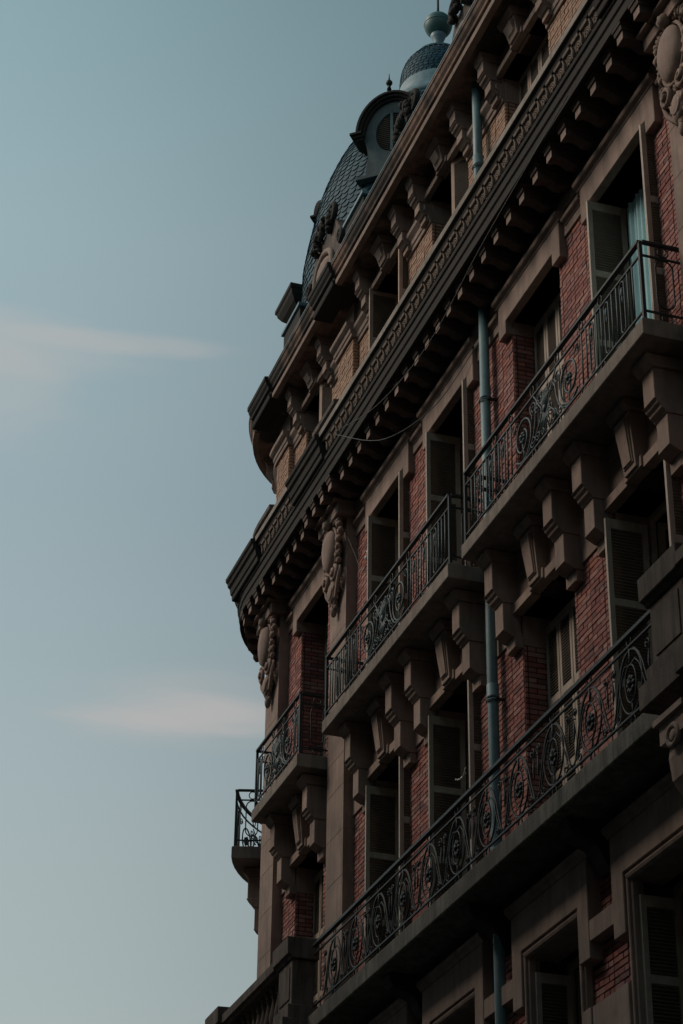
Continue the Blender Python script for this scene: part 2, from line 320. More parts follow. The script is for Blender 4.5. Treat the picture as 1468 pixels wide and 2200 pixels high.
# wall core with openings
holes = []
for c in BAYS:
    for z0, z1 in ((ZU0, ZU1), (ZV0, ZV1), (ZT0, ZT1), (ZA0, ZA1)): holes.append((c - HW, c + HW, z0, z1))
def core(mb, s0, s1, z0, z1, e0, e1, hs):
    ss = sorted({s0, s1} | {v for h in hs for v in h[:2] if s0 < v < s1}); zz = sorted({z0, z1} | {v for h in hs for v in h[2:] if z0 < v < z1})
    for i in range(len(ss) - 1):
        j0 = None
        for j in range(len(zz)):
            solid = False
            if j < len(zz) - 1:
                a, c = (ss[i] + ss[i + 1])/2, (zz[j] + zz[j + 1])/2
                solid = not any(h[0] < a < h[1] and h[2] < c < h[3] for h in hs)
            if solid and j0 is None: j0 = j
            if not solid and j0 is not None:
                mb.box(ss[i], ss[i + 1], e0, e1, zz[j0], zz[j]); j0 = None
b = MB(); core(b, SN, SMAX, -2.35, 16.3, -0.42, -0.012, holes)
WALL = part('wall', b, M['mortar'], B)
# interior floors and back wall so that rooms are closed and dark
b = MB()
for z in (2.5, 5.6, 9.1, 12.9, 16.15): b.box(SN, SMAX, -1.55, -0.42, z, z + 0.25)
b.box(SN, SMAX, -1.65, -1.55, -2.3, 16.3)
b.box(SN - 0.15, SN, -1.65, -0.012, -2.3, 16.3)
part('inner_wall', b, M['dark'], B)

# ------------------------------------------------------------------ bricks
LONG, SHORT, CH, J = 0.190, 0.090, 0.057, 0.0125
bricks = []                                   # (corner point, axis, length, height, material index)
def brick_field(s0, s1, z0, z1, mi, e=0.0, jamb=None):
    row = 0; z = z0
    n = int(round((z1 - z0)/CH)); ch = (z1 - z0)/max(n, 1)
    for r in range(n):
        z = z0 + r*ch; s = s0; k = (r % 2)
        while s < s1 - 0.015:
            ln = (LONG if (k % 2 == 0) else SHORT)
            if s == s0 and r % 2: ln = SHORT
            if s + ln > s1 - 0.03: ln = s1 - s - J*0.5
            pr = random.uniform(-0.0035, 0.0035)
            bricks.append((s + J*0.5, s + ln, z + J*0.5, z + ch - J*0.5, e + pr, mi, jamb)); s += ln + J*0.5; k += 1
def piers(z0, z1, edges, mi, e=0.0):
    for a, c in edges:
        if c - a > 0.05: brick_field(a, c, z0, z1, mi, e)
def gaps(hw, lo=SN, hi=SMAX):
    out = []; cur = lo
    for c in BAYS:
        a, d = c - hw, c + hw; seg = [(cur, a)]; cur = d
        for p0, p1 in PIL:
            ns = []
            for x0, x1 in seg:
                if p1 <= x0 or p0 >= x1: ns.append((x0, x1))
                else:
                    if p0 - x0 > 0.03: ns.append((x0, p0))
                    if x1 - p1 > 0.03: ns.append((p1, x1))
            seg = ns
        out += [q for q in seg if q[1] - q[0] > 0.05]
    return out
GT = gaps(HW)
piers(ZT0 - 0.03, 12.315, GT, 0)
piers(ZV0, 8.44, GT, 0)
# attic piers, the ones over the pilasters stand proud
def gaps_nopil(hw):
    out = []; cur = SN
    for c in BAYS: out.append((cur, c - hw)); cur = c + hw
    return out
GA = gaps_nopil(HW)
for a, c in GA:
    brick_field(a, c, 13.7, 15.46, 1)
for p0, p1 in PIL: brick_field(p0, p1, 13.7, 15.55, 1, 0.085)
# low storey: brick strips between the stone surrounds
for i, c in enumerate(BAYS[:-1]):
    a, d = c + 0.86, BAYS[i + 1] - 0.86
    for x0, x1 in [(a, d)]:
        segs = [(x0, x1)]
        for p0, p1 in PIL:
            ns = []
            for u0, u1 in segs:
                if p1 <= u0 or p0 >= u1: ns.append((u0, u1))
                else:
                    if p0 > u0: ns.append((u0, p0))
                    if u1 > p1: ns.append((p1, u1))
            segs = ns
        for u0, u1 in segs:
            if u1 - u0 > 0.05:
                brick_field(u0, u1, 5.03, 5.78, 0)
                brick_field(u0, u1, 4.31, 4.82, 0)
    if True:
        for sgn in (-1, 1):
            cc = c + sgn*0.75
            brick_field(cc - 0.11, cc + 0.11, 4.31, 4.66, 0)
for c in BAYS: brick_field(c - 0.86, c + 0.86, 5.62, 5.78, 0)
# jamb bricks (faces that look towards the camera, at the far side of each opening)
for c in BAYS[1:]:
    sj = c + HW
    for z0, z1, mi in ((ZT0, ZT1, 0), (ZV0, 8.3, 0), (ZA0, 15.46, 1)):
        brick_field(-0.34, -0.004, z0, z1, mi, 0.0, jamb=sj)
for p0, p1 in PIL: brick_field(-0.0, 0.08, 13.7, 15.55, 1, 0.0, jamb=p0)
def brick_geom(bk):
    s0, s1, z0, z1, e, mi, jamb = bk
    if jamb is None: return (s0, s1, e - 0.03, e, z0, z1)
    return (jamb - 0.006, jamb + 0.02, s0, s1, z0, z1)
info = []
for i, bk in enumerate(bricks):
    g_ = brick_geom(bk); p = F((g_[0] + g_[1])/2, g_[3], (bk[2] + bk[3])/2); u, v, w = project(p)
    ok = bk[6] is None and -5 < u < 1473 and -5 < v < 2205 and (bk[1] - bk[0]) > 0.08
    info.append((w if ok else 1e9, i))
info.sort(); near = {i for w, i in info[:300] if w < 1e8}
bmesh_cache = {}
rest = MB()
for i, bk in enumerate(bricks):
    g_ = brick_geom(bk)
    if i in near:
        key = (round(bk[1] - bk[0], 3), round(bk[3] - bk[2], 4), bk[5])
        if key not in bmesh_cache:
            q = MB(local=True); q.box(0, key[0], -0.03, 0, 0, key[1]); bmesh_cache[key] = q.mesh('brick', M['brick'] if bk[5] == 0 else M['ochre'])
        put('brick', bmesh_cache[key], WALL, bk[0], bk[4], bk[2])
    else:
        rest.cur = bk[5]; rest.box(*g_)
part('brick', rest, [M['brick'], M['ochre']], WALL, stuff=True)

# ------------------------------------------------------------------ upper balcony storey: stone dressings
def solid_stone(name, boxes, mat='stone', bevel=0.006, parent=B):
    q = MB()
    for bx in boxes: q.box(*bx)
    return part(name, q, M[mat], parent, bevel)
for c in BAYS:
    w = HW + 0.20
    bb = MB()
    # lintel with dropped ears
    bb.prism([(c - w, 12.08), (c - HW, 12.08), (c - HW, ZT1), (c + HW, ZT1), (c + HW, 12.08), (c + w, 12.08), (c + w, 12.53), (c - w, 12.53)], -0.02, 0.08)
    part('lintel', bb, M['stone'], B, 0.006)
    q = MB(); q.sweep([(0.0, 12.53), (0.085, 12.53), (0.095, 12.555), (0.13, 12.575), (0.14, 12.595), (0.14, 12.625), (0.0, 12.635)], c - w - 0.05, c + w + 0.05)
    part('hood_moulding', q, M['stone'], B, 0.004)
    # soffit lining of the opening
    q = MB(); q.box(c - HW, c + HW, -0.36, -0.02, ZT1 - 0.0, ZT1 + 0.10); part('soffit', q, M['stone'], B)
for a, c in gaps(HW + 0.20):
    if c - a < 0.08: continue
    q = MB(); q.box(a, c, -0.02, 0.022, 12.33, 12.80); part('frieze_stone', q, M['stone'], B, 0.004)
    if c - a > 0.25:
        q = MB(); q.sweep([(0.0, 12.44), (0.03, 12.44), (0.04, 12.46), (0.075, 12.48), (0.08, 12.50), (0.08, 12.525), (0.0, 12.535)], a + 0.055 if a > SN else a, c - 0.055)
        part('hood_moulding', q, M['stone'], B, 0.003)
q = MB(); q.box(SN, SMAX, 0.0, 0.045, 12.64, 12.83); part('frieze', q, M['stone'], B, 0.004)

# pilasters of stone blocks
def pilaster(p0, p1, z0, z1, e, bh=0.58):
    q = MB(); q.box(p0 + 0.003, p1 - 0.003, -0.02, e - 0.004, z0, z1); P = part('pilaster', q, M['stone'], B)
    z = z0; k = 0
    while z < z1 - 0.05:
        h = min(bh, z1 - z)
        if z1 - z - h < 0.1: h = z1 - z
        q = MB(); q.box(p0, p1, -0.01, e, z + 0.0018, z + h - 0.0018); part('stone_block', q, M['stone'], P, 0.002); z += h; k += 1
for i, (p0, p1) in enumerate(PIL):
    pilaster(p0, p1, 5.98, 9.3, 0.14); pilaster(p0, p1, 9.3, 12.62, 0.14); pilaster(p0, p1, 1.8, 5.78, 0.14)

# carved cartouche over each pilaster
def spiral(cx, cz, r0, r1, a0, turns, n=22, e=0.0, zs=1.0, e1=None):
    return [(cx + (r0 + (r1 - r0)*i/n)*cos(a0 + 2*pi*turns*i/n), e if e1 is None else e + (e1 - e)*i/n, cz + zs*(r0 + (r1 - r0)*i/n)*sin(a0 + 2*pi*turns*i/n)) for i in range(n + 1)]
def cartouche_mb():
    q = MB(local=True)                       # origin: centre of pilaster, pilaster face e=0, z=0 at 12.25
    q.blob((-0.0, 0.12, 0.02), 0.21, 0.10, 0.31, 16, 12)                       # shield
    q.tube([(0.235*cos(a), 0.10, 0.02 + 0.34*sin(a)) for a in [2*pi*i/24 for i in range(24)]], 0.022, 6, closed=True)
    for sx in (-1, 1):
        for i in range(7):                   # hanging fruit garlands
            z = 0.40 - 0.105*i; r = 0.052 - 0.002*abs(i - 2)
            for k in range(3): q.blob((sx*(0.27 + 0.03*math.sin(i)) + random.uniform(-.02, .02), 0.07 + random.uniform(0, .035), z + random.uniform(-.02, .02)), r, r*0.9, r, 6, 4, jit=0.12)
        q.tube(spiral(sx*0.15, -0.38, 0.115, 0.015, pi/2, -sx*1.7, 26, 0.10, 1.0, 0.15), 0.028, 6)   # volutes
        q.tube([(sx*0.26, 0.06, -0.30), (sx*0.27, 0.08, -0.42), (sx*0.22, 0.08, -0.56), (sx*0.12, 0.07, -0.68), (sx*0.05, 0.06, -0.80)], 0.030, 6, taper=[.6, 1, 1, .8, .5])
        q.tube(spiral(sx*0.19, 0.44, 0.09, 0.015, -pi/2, sx*1.5, 20, 0.10, 1.0, 0.14), 0.024, 6)
        for i in range(5):                   # leaves
            a = -0.9 + 0.42*i
            q.blob((sx*(0.06 + 0.045*i), 0.05, -0.72 + 0.06*i), 0.028, 0.025, 0.075, 6, 5, tilt=sx*(0.2 + 0.16*i), jit=0.08)
            q.blob((sx*(0.08 + 0.05*i), 0.10, 0.42 - 0.02*i + random.uniform(-.02, .02)), 0.035, 0.045, 0.07, 6, 5, tilt=-sx*(0.2 + 0.2*i), jit=0.1)
    for k in range(34):                      # small foliage round the shield and down the sides
        a = random.uniform(0, 2*pi); rr = random.uniform(0.9, 1.15); q.blob((0.26*rr*cos(a), 0.05 + random.uniform(0, .04), 0.08 + 0.40*rr*sin(a)), random.uniform(.018, .035), 0.03, random.uniform(.03, .055), 6, 5, tilt=a + 1.2, jit=0.2)
    for k in range(16):
        z = -0.45 - 0.028*k; q.blob((random.uniform(-.15, .15)*(1 + (z + .45)*1.4), 0.05 + random.uniform(0, .03), z), random.uniform(.018, .032), 0.03, random.uniform(.03, .05), 6, 5, tilt=random.uniform(-.9, .9), jit=0.2)
    for k in range(4):                       # shell ribs
        q.tube([((0.17 - 0.03*k)*cos(a), 0.07 + 0.015*k, -0.46 - 0.035*k + (0.10 + .01*k)*sin(a)) for a in [pi + pi*i/10 for i in range(11)]], 0.018, 5)
    q.blob((0, 0.07, -0.60), 0.12, 0.07, 0.17, 10, 8, jit=0.05); q.blob((0, 0.06, -0.86), 0.045, 0.045, 0.09, 8, 6); q.blob((0, 0.05, -0.76), 0.06, 0.05, 0.06, 8, 5, jit=.1)
    q.blob((0, 0.17, 0.40), 0.07, 0.07, 0.08, 8, 6, jit=0.08)
    return q
cart_me = cartouche_mb().mesh('cartouche', M['stone'])
for i in range(4):
    c = pil_c(i)
    put('cartouche', cart_me, B, c, 0.14, 12.22)
    w = 0.43
    q = MB(); q.box(c - w, c + w, 0.0, 0.30, 12.62, 12.79); q.box(c - w - 0.03, c + w + 0.03, 0.0, 0.36, 12.79, 12.83)
    part('capital_block', q, M['stone'], B, 0.006)

# ------------------------------------------------------------------ main cornice
def cornice_prof(d, back=0.0, dz=0.0):
    return [(back, 12.83 - dz), (0.10 + d, 12.83 - dz), (0.12 + d, 12.90), (0.17 + d, 12.93), (0.17 + d, 12.985 - dz), (0.50 + d, 12.985 - dz), (0.50 + d, 12.965), (0.535 + d, 12.965), (0.535 + d, 13.08), (0.555 + d, 13.10), (0.555 + d, 13.20),
            (0.575 + d, 13.215), (0.58 + d, 13.265), (0.525 + d, 13.28), (0.535 + d, 13.36), (0.575 + d, 13.455), (0.61 + d, 13.475), (0.62 + d, 13.52), (0.645 + d, 13.545), (0.65 + d, 13.595 + dz), (back, 13.71 + dz)]
q = MB(); q.sweep(cornice_prof(0), SN, SMAX)
CORN = part('main_cornice', q, M['stone_sooty_shaded'], B, 0.004)
BREAKS = [(12.0 - 0.75, 12.0 + 0.65), (21.45, 22.85), (24.62, 26.08), (28.75, 30.0 - 0.06)]
for i in range(0, 4):
    b0, b1 = BREAKS[i]; q = MB(fn=Fs if i == 2 else None); q.sweep([(0.3, 13.245), (0.60, 13.245), (0.615, 13.26), (0.62, 13.33), (0.64, 13.345), (0.655, 13.44), (0.685, 13.465), (0.695, 13.52), (0.72, 13.545), (0.725, 13.60), (0.3, 13.72)], b0, b1); part('cornice_break', q, M['stone_sooty_shaded'], CORN, 0.004)
# pale weathered top ledge
segs = []; cur = SN
for b0, b1 in BREAKS: segs.append((cur, b0 - 0.02)); cur = b1 + 0.02
segs.append((cur, SMAX))
for a, c in segs:
    if c - a < 0.1: continue
    q = MB(); q.sweep([(0.56, 13.56), (0.66, 13.548), (0.668, 13.622), (0.56, 13.66)], a, c); part('ledge', q, M['ledge'], CORN, 0.003)
# modillions
q = MB(local=True)
pr = [(0.0, 0.0), (0.05, -0.015), (0.14, -0.05), (0.22, -0.05), (0.27, -0.015), (0.31, 0.0), (0.36, 0.0), (0.405, -0.02), (0.435, -0.02), (0.435, 0.085), (0.465, 0.10), (0.465, 0.14), (0.48, 0.15), (0.48, 0.19), (0.0, 0.19)]
q.sweep([(e, z) for e, z in pr if z <= 0.0851 or e < 0.44][:10] + [(0.0, 0.085)], -0.065, 0.065)
q.sweep([(0.0, 0.085), (0.455, 0.085), (0.465, 0.14), (0.0, 0.14)], -0.08, 0.08); q.sweep([(0.0, 0.14), (0.475, 0.14), (0.48, 0.185), (0.0, 0.185)], -0.092, 0.092)
q.cur = 1; q.box(-0.064, 0.064, 0.42, 0.439, -0.018, 0.083)  # lighter plate paints the light on the front face
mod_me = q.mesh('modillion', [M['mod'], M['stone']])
s = 15.684 - 0.3605*26; mods = []
while s < SMAX - 0.1:
    if s > SN + 0.1: mods.append(s)
    s += 0.3605
for s in mods:
    inb = any(b0 < s < b1 for b0, b1 in BREAKS)
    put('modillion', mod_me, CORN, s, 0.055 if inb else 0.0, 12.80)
# carved leaf course under the ledge
q = MB(local=True)                           # leaning shell between two tongues, origin on the hollow of the cornice
lean = lambda z: 0.010 + 0.30*(z + 0.08)
for k, r in enumerate((0.068, 0.048, 0.028)):
    q.tube([(r*cos(a), lean(-0.055 + r*1.45*sin(a)) + 0.010*k, -0.055 + r*1.45*sin(a)) for a in [pi*i/10 for i in range(11)]], 0.0105, 5)
q.blob((0, 0.03, -0.045), 0.020, 0.025, 0.036, 6, 5)
q.sweep([(0.0, -0.07), (0.012, -0.07), (0.055, 0.07), (0.0, 0.07)], -0.080, 0.080); q.blob((0.1035, 0.045, 0.0), 0.017, 0.024, 0.075, 6, 6); q.sweep([(0.0, -0.075), (0.03, -0.075), (0.075, 0.065), (0.0, 0.065)], 0.092, 0.115)
q.sweep([(0.02, 0.068), (0.078, 0.070), (0.086, 0.098), (0.02, 0.098)], -0.080, 0.080)
leaf_me = q.mesh('leaf_ornament', M['stone_leaf'])
s = SN + 0.2
while s < 28.5:
    if not any(b0 - 0.1 < s < b1 + 0.1 for b0, b1 in BREAKS): put('leaf_ornament', leaf_me, CORN, s, 0.530, 13.365)
    s += 0.2113
# parapet pedestals
for i in range(4):
    c = pil_c(i)
    q = MB(); q.box(c - 0.45, c + 0.45, 0.09, 0.335, 13.55, 14.22); q.box(c - 0.38, c + 0.38, 0.09, 0.352, 13.75, 14.14); P = part('pedestal', q, M['slab'], B, 0.006)
    q = MB(); q.sweep([(0.09, 14.22), (0.35, 14.22), (0.365, 14.26), (0.40, 14.29), (0.405, 14.36), (0.09, 14.40)], c - 0.50, c + 0.50); part('pedestal_cap', q, M['stone_dirty'], P, 0.004)

# ------------------------------------------------------------------ consoles (two-stage brackets)
def console(q, c, hw, zt, zfb, zlt, zlb, ztail, eu=0.31, el=0.20, ear=0.08, k=1.0):
    q.sweep([(0, zt - 0.12), (eu + 0.01, zt - 0.12), (eu + 0.04*k, zt - 0.09), (eu + 0.07*k, zt - 0.05), (eu + 0.075*k, zt), (0, zt)], c - hw - 0.035*k, c + hw + 0.035*k)
    q.box(c - hw, c + hw, 0.0, eu, zfb, zt - 0.12)
    q.sweep([(0, zlt - 0.03), (el + 0.01, zlt - 0.03), (el + 0.03, zlt), (el + 0.055, zlt + 0.01), (el + 0.065, zlt + 0.04), (el + 0.09, zlt + 0.055), (eu - 0.01, zfb - 0.012), (eu + 0.012, zfb - 0.01), (eu + 0.012, zfb), (0, zfb)], c - hw - 0.012, c + hw + 0.012)
    q.box(c - hw, c + hw, 0.0, el, zlb, zlt - 0.03)
    q.sweep([(0, zlb - 0.06), (ear + 0.02, zlb - 0.06), (el - 0.02, zlb - 0.015), (el + 0.01, zlb), (0, zlb)], c - hw - 0.01, c + hw + 0.01)
    q.box(c - hw, c + hw, 0.0, ear, ztail, zlb - 0.06)
def keystone(q, c, zt, zb, et=0.20, eb=0.14, hw1=0.155, hw0=0.12):
    q.sweep([(0, zt - 0.10), (et + 0.02, zt - 0.10), (et + 0.045, zt - 0.06), (et + 0.065, zt - 0.04), (et + 0.065, zt), (0, zt)], c - hw1 - 0.035, c + hw1 + 0.035)
    def tap(h1, h0, zt_, zb_, ea, eb_, back):
        vs = [q.F(c - h0, back, zb_), q.F(c + h0, back, zb_), q.F(c + h1, back, zt_), q.F(c - h1, back, zt_), q.F(c - h0, eb_, zb_), q.F(c + h0, eb_, zb_), q.F(c + h1, ea, zt_), q.F(c - h1, ea, zt_)]
        q.add(vs, [[3, 2, 1, 0], [4, 5, 6, 7], [0, 1, 5, 4], [1, 2, 6, 5], [2, 3, 7, 6], [3, 0, 4, 7]])
    tap(hw1, hw0, zt - 0.11, zb, et, eb, 0.0)
    tap(hw1 - 0.035, hw0 - 0.025, zt - 0.14, zb + 0.05, et + 0.018, eb + 0.018, 0.02)
    tap(hw1 - 0.05, hw0 - 0.04, zt - 0.155, zb + 0.065, et + 0.032, eb + 0.032, 0.03)
def bay_dressings(c, zt, zfb, zlt, zlb, ztail, zl, lh, off=0.765, hw=0.105, **kw):
    for sgn in (-1, 1):
        q = MB(); console(q, c + sgn*off, hw, zt, zfb, zlt, zlb, ztail, **kw); part('console', q, M['stone'], B, 0.005)
    q = MB(); keystone(q, c, zt, zl + 0.045); part('keystone', q, M['stone'], B, 0.004)
    q = MB(); q.box(c - HW - 0.02, c - 0.17, -0.3, 0.095, zl, zl + lh); q.box(c - 0.17, c + 0.17, -0.3, 0.115, zl + 0.02, zl + lh + 0.02); q.box(c + 0.17, c + HW + 0.02, -0.3, 0.095, zl, zl + lh)
    part('lintel', q, M['stone'], B, 0.004)
for c in BAYS:
    bay_dressings(c, 9.325, 8.89, 8.79, 8.45, 8.27, ZV1, 0.11)
    bay_dressings(c, 16.20, 15.90, 15.82, 15.64, 15.50, ZA1, 0.09, hw=0.09, eu=0.25, el=0.16, k=0.6)
    for sgn in (-1, 1):                      # dropped ears beside the opening
        a = c + sgn*(HW + 0.10); q = MB(); q.box(a - 0.10, a + 0.10, -0.3 if False else -0.02, 0.085, 8.275, 8.40); part('ear', q, M['stone'], B, 0.004)
        q = MB(); q.box(min(c + sgn*(HW - 0.012), c + sgn*(HW + 0.05)), max(c + sgn*(HW - 0.012), c + sgn*(HW + 0.05)), -0.34, -0.01, 8.30, ZV1); part('jamb_stone', q, M['stone'], B)
        q = MB(); q.box(min(c + sgn*(HW - 0.012), c + sgn*(HW + 0.05)), max(c + sgn*(HW - 0.012), c + sgn*(HW + 0.05)), -0.34, -0.01, 12.08, ZT1); part('jamb_stone', q, M['stone'], B)
        q = MB(); q.box(min(c + sgn*(HW - 0.012), c + sgn*(HW + 0.05)), max(c + sgn*(HW - 0.012), c + sgn*(HW + 0.05)), -0.34, -0.01, 15.46, ZA1); part('jamb_stone', q, M['stone'], B)
    q = MB(); q.box(c - HW, c + HW, -0.36, -0.3, ZV1, ZV1 + 0.1); part('soffit', q, M['stone'], B)
    # stone panel above the door, with a sunk field either side of the keystone
    q = MB(); q.box(c - HW - 0.25, c + HW + 0.25, -0.02, 0.03, ZV1 + 0.11, 9.33); q.box(c - HW, c - 0.30, 0.03, 0.045, 9.10, 9.30); q.box(c + 0.30, c + HW, 0.03, 0.045, 9.10, 9.30); part('stone_panel', q, M['stone'], B, 0.004)
for a, c in gaps(HW + 0.21):
    if c - a < 0.08: continue
    q = MB(); q.box(a, c, -0.02, 0.02, 8.45, 9.33); part('stone_panel', q, M['stone'], B, 0.004)

# attic stone: impost band, wall above it, gutter cornice
for a, c in GA:
    w0, w1 = a, c
    q = MB(); q.sweep([(-0.01, 15.46), (0.025, 15.46), (0.03, 15.52), (0.045, 15.53), (0.05, 15.60), (0.075, 15.63), (0.10, 15.66), (0.105, 15.72), (-0.01, 15.74)], w0, w1); part('impost_band', q, M['stone'], B, 0.004)
for p0, p1 in PIL:
    q = MB(); q.sweep([(-0.01, 15.55), (0.12, 15.55), (0.125, 15.61), (0.14, 15.62), (0.145, 15.68), (0.17, 15.70), (0.20, 15.73), (0.205, 15.79), (-0.01, 15.81)], p0 - 0.04, p1 + 0.04); part('impost_band', q, M['stone'], B, 0.004)
    q = MB(); q.box(p0 + 0.04, p1 - 0.04, 0.0, 0.07, 15.81, 16.22); part('stone_panel', q, M['stone'], B, 0.004)
attic_holes = [(c - HW, c + HW, 15.0, ZA1) for c in BAYS]
q = MB(); core(q, SN, SMAX, 15.74, 16.24, -0.02, 0.022, attic_holes); part('attic_frieze', q, M['stone'], B)
def gutter_prof(d, back=0.0, dz=0.0):
    return [(back, 16.20 - dz), (0.42 + d, 16.20 - dz), (0.43 + d, 16.215), (0.44 + d, 16.275), (0.40 + d, 16.29), (0.41 + d, 16.345), (0.45 + d, 16.37), (0.455 + d, 16.41), (0.485 + d, 16.45), (0.50 + d, 16.50), (0.515 + d, 16.515), (0.515 + d, 16.555 + 4*dz), (back, 16.62 + 4*dz)]
q = MB(); q.sweep(gutter_prof(0, -0.3), SN, SMAX); GUT = part('gutter_cornice', q, M['stone_gutter'], B, 0.004)
for a, c in ((SN, 21.50), (22.48, 24.74), (25.80, SMAX)):
    q = MB(); q.sweep([(0.36, 16.196), (0.445, 16.196), (0.452, 16.27), (0.36, 16.27)], a, c); part('fascia', q, M['stone'], GUT, 0.003)
for b0, b1 in ((11.4, 12.45), (21.52, 22.46), (24.76, 25.78)):
    q = MB(fn=Fs if b0 > 24 else None); q.sweep(gutter_prof(0.055, 0.2, 0.008), b0, b1); part('cornice_break', q, M['stone_sooty_shaded'], GUT, 0.004)
q = MB(); q.sweep([(-0.25, 16.60), (0.50, 16.557), (0.52, 16.56), (0.52, 16.575), (-0.25, 16.66)], SN, SMAX); part('gutter_lining', q, M['zinc'], GUT)

# ------------------------------------------------------------------ lowest storey: stone surrounds
for i, c in enumerate(BAYS):
    w = 0.865; q = MB()
    e = 0.125
    q.prism([(c - w, 4.70), (c - HW, 4.70), (c - HW, ZU1), (c + HW, ZU1), (c + HW, 4.70), (c + w, 4.70), (c + w, 5.57), (c - w, 5.57)], -0.02, e)
    part('window_surround', q, M['stone'], B, 0.006)
    q = MB(); q.sweep([(0, 5.57), (e + 0.005, 5.57), (e + 0.02, 5.60), (e + 0.05, 5.62), (e + 0.055, 5.66), (0, 5.665)], c - w - 0.04, c + w + 0.04); part('hood_moulding', q, M['stone'], B, 0.003)
    # rounded inner frame of the opening
    q = MB()
    q.sweep([(-0.25, ZU1 - 0.075), (e - 0.05, ZU1 - 0.075), (e - 0.02, ZU1 - 0.06), (e - 0.005, ZU1 - 0.03), (e - 0.03, ZU1 - 0.015), (e - 0.03, ZU1 + 0.01), (-0.25, ZU1 + 0.01)], c - HW + 0.02, c + HW - 0.02)
    for sgn in (-1, 1):
        a0, a1 = sorted((c + sgn*(HW - 0.07), c + sgn*(HW + 0.012))); q.box(a0, a1, 0.0, e - 0.05, ZU0, ZU1 - 0.02)
        a0, a1 = sorted((c + sgn*(HW - 0.045), c + sgn*(HW - 0.01))); q.box(a0, a1, -0.05, e - 0.02, ZU0, ZU1 - 0.05)
    part('inner_frame', q, M['stone'], B, 0.008)
    for sgn in (-1, 1):
        a = c + sgn*(HW + 0.10); q = MB(); q.box(a - 0.095, a + 0.125 if sgn > 0 else a + 0.095, 0.0, e, ZU0, 4.30); part('stone_block', q, M['stone'], B, 0.005)
    if i < len(BAYS) - 1:
        a, d = c + w, BAYS[i + 1] - w
        q = MB(); q.box(a - 0.001, d + 0.001, -0.02, 0.119, 4.84, 5.02); part('cross_band', q, M['stone'], B, 0.005)
        q = MB(); q.box(a - 0.02, d + 0.02, -0.02, 0.113, 4.0, 4.30); part('cross_band', q, M['stone'], B, 0.005)
        m0 = 0.5*(a + d)
        if not any(p0 - 0.3 < m0 < p1 + 0.3 for p0, p1 in PIL):
            q = MB(); q.sweep([(0, 5.35), (0.05, 5.36), (0.10, 5.42), (0.13, 5.50), (0.19, 5.56), (0.30, 5.60), (0.40, 5.64), (0.44, 5.70), (0.44, 5.775), (0, 5.775)], m0 - 0.11, m0 + 0.11); part('corbel', q, M['stone_sooty_shaded'], B, 0.006)

# ------------------------------------------------------------------ windows, shutters
slat_budget = [300]
qs = MB(local=True)
def slat_profile(): return [(-0.0145, 0.0035), (-0.0145, 0.0105), (0.0145, -0.0035), (0.0145, -0.0105)]      # outer edge (+e) low
slat_cache = {}
def shutter_mb(w, h, st=0.05):
    q = MB(local=True); t2 = 0.018
    q.box(0, st, -t2, t2, 0, h); q.box(w - st, w, -t2, t2, 0, h)
    rails = [0.0, h*0.36, h*0.66, h]; rw = [0.11, 0.075, 0.075, 0.11]
    rz = [(0, 0.11), (h*0.345, h*0.345 + 0.075), (h*0.655, h*0.655 + 0.075), (h - 0.10, h)] if h > 2 else [(0, 0.11), (h*0.5, h*0.5 + 0.07), (h - 0.09, h)]
    for a, c in rz: q.box(st + 0.001, w - st - 0.001, -t2, t2, a, c)
    q.box(-0.006, 0.008, -t2 - 0.006, t2 + 0.006, 0, h)
    return q, [(rz[i][1], rz[i + 1][0]) for i in range(len(rz) - 1)]
def shutter(s, e, z0, h, w, ang, parent, mat='shutter', label=None, flip=1):
    q, fields = shutter_mb(w, h); me = q.mesh('shutter', M[mat])
    o = put('shutter', me, parent, s, e, z0, R_(ang))
    if label: o['label'] = label
    u, v, d = project(F(s, e, z0 + h*0.6)); st = 0.05; zs = []
    for a, c in fields:
        n = int((c - a)/0.032); zs += [a + (c - a)*(k + 0.5)/n for k in range(n)]
    inframe = -40 < u < 1500 and -60 < v < 2260
    if inframe and slat_budget[0] >= len(zs) and d < 19.5:
        slat_budget[0] -= len(zs); key = (round(w, 3), mat, flip)
        if key not in slat_cache:
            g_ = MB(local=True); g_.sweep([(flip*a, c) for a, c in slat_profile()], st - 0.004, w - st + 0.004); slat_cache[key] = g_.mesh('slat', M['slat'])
        for z in zs:
            k = link('slat', slat_cache[key], o); k.location = (0, 0, z)
    else:
        g_ = MB(local=True)
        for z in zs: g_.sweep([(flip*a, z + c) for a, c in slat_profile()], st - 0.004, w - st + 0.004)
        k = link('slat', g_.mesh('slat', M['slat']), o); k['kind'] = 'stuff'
    return o
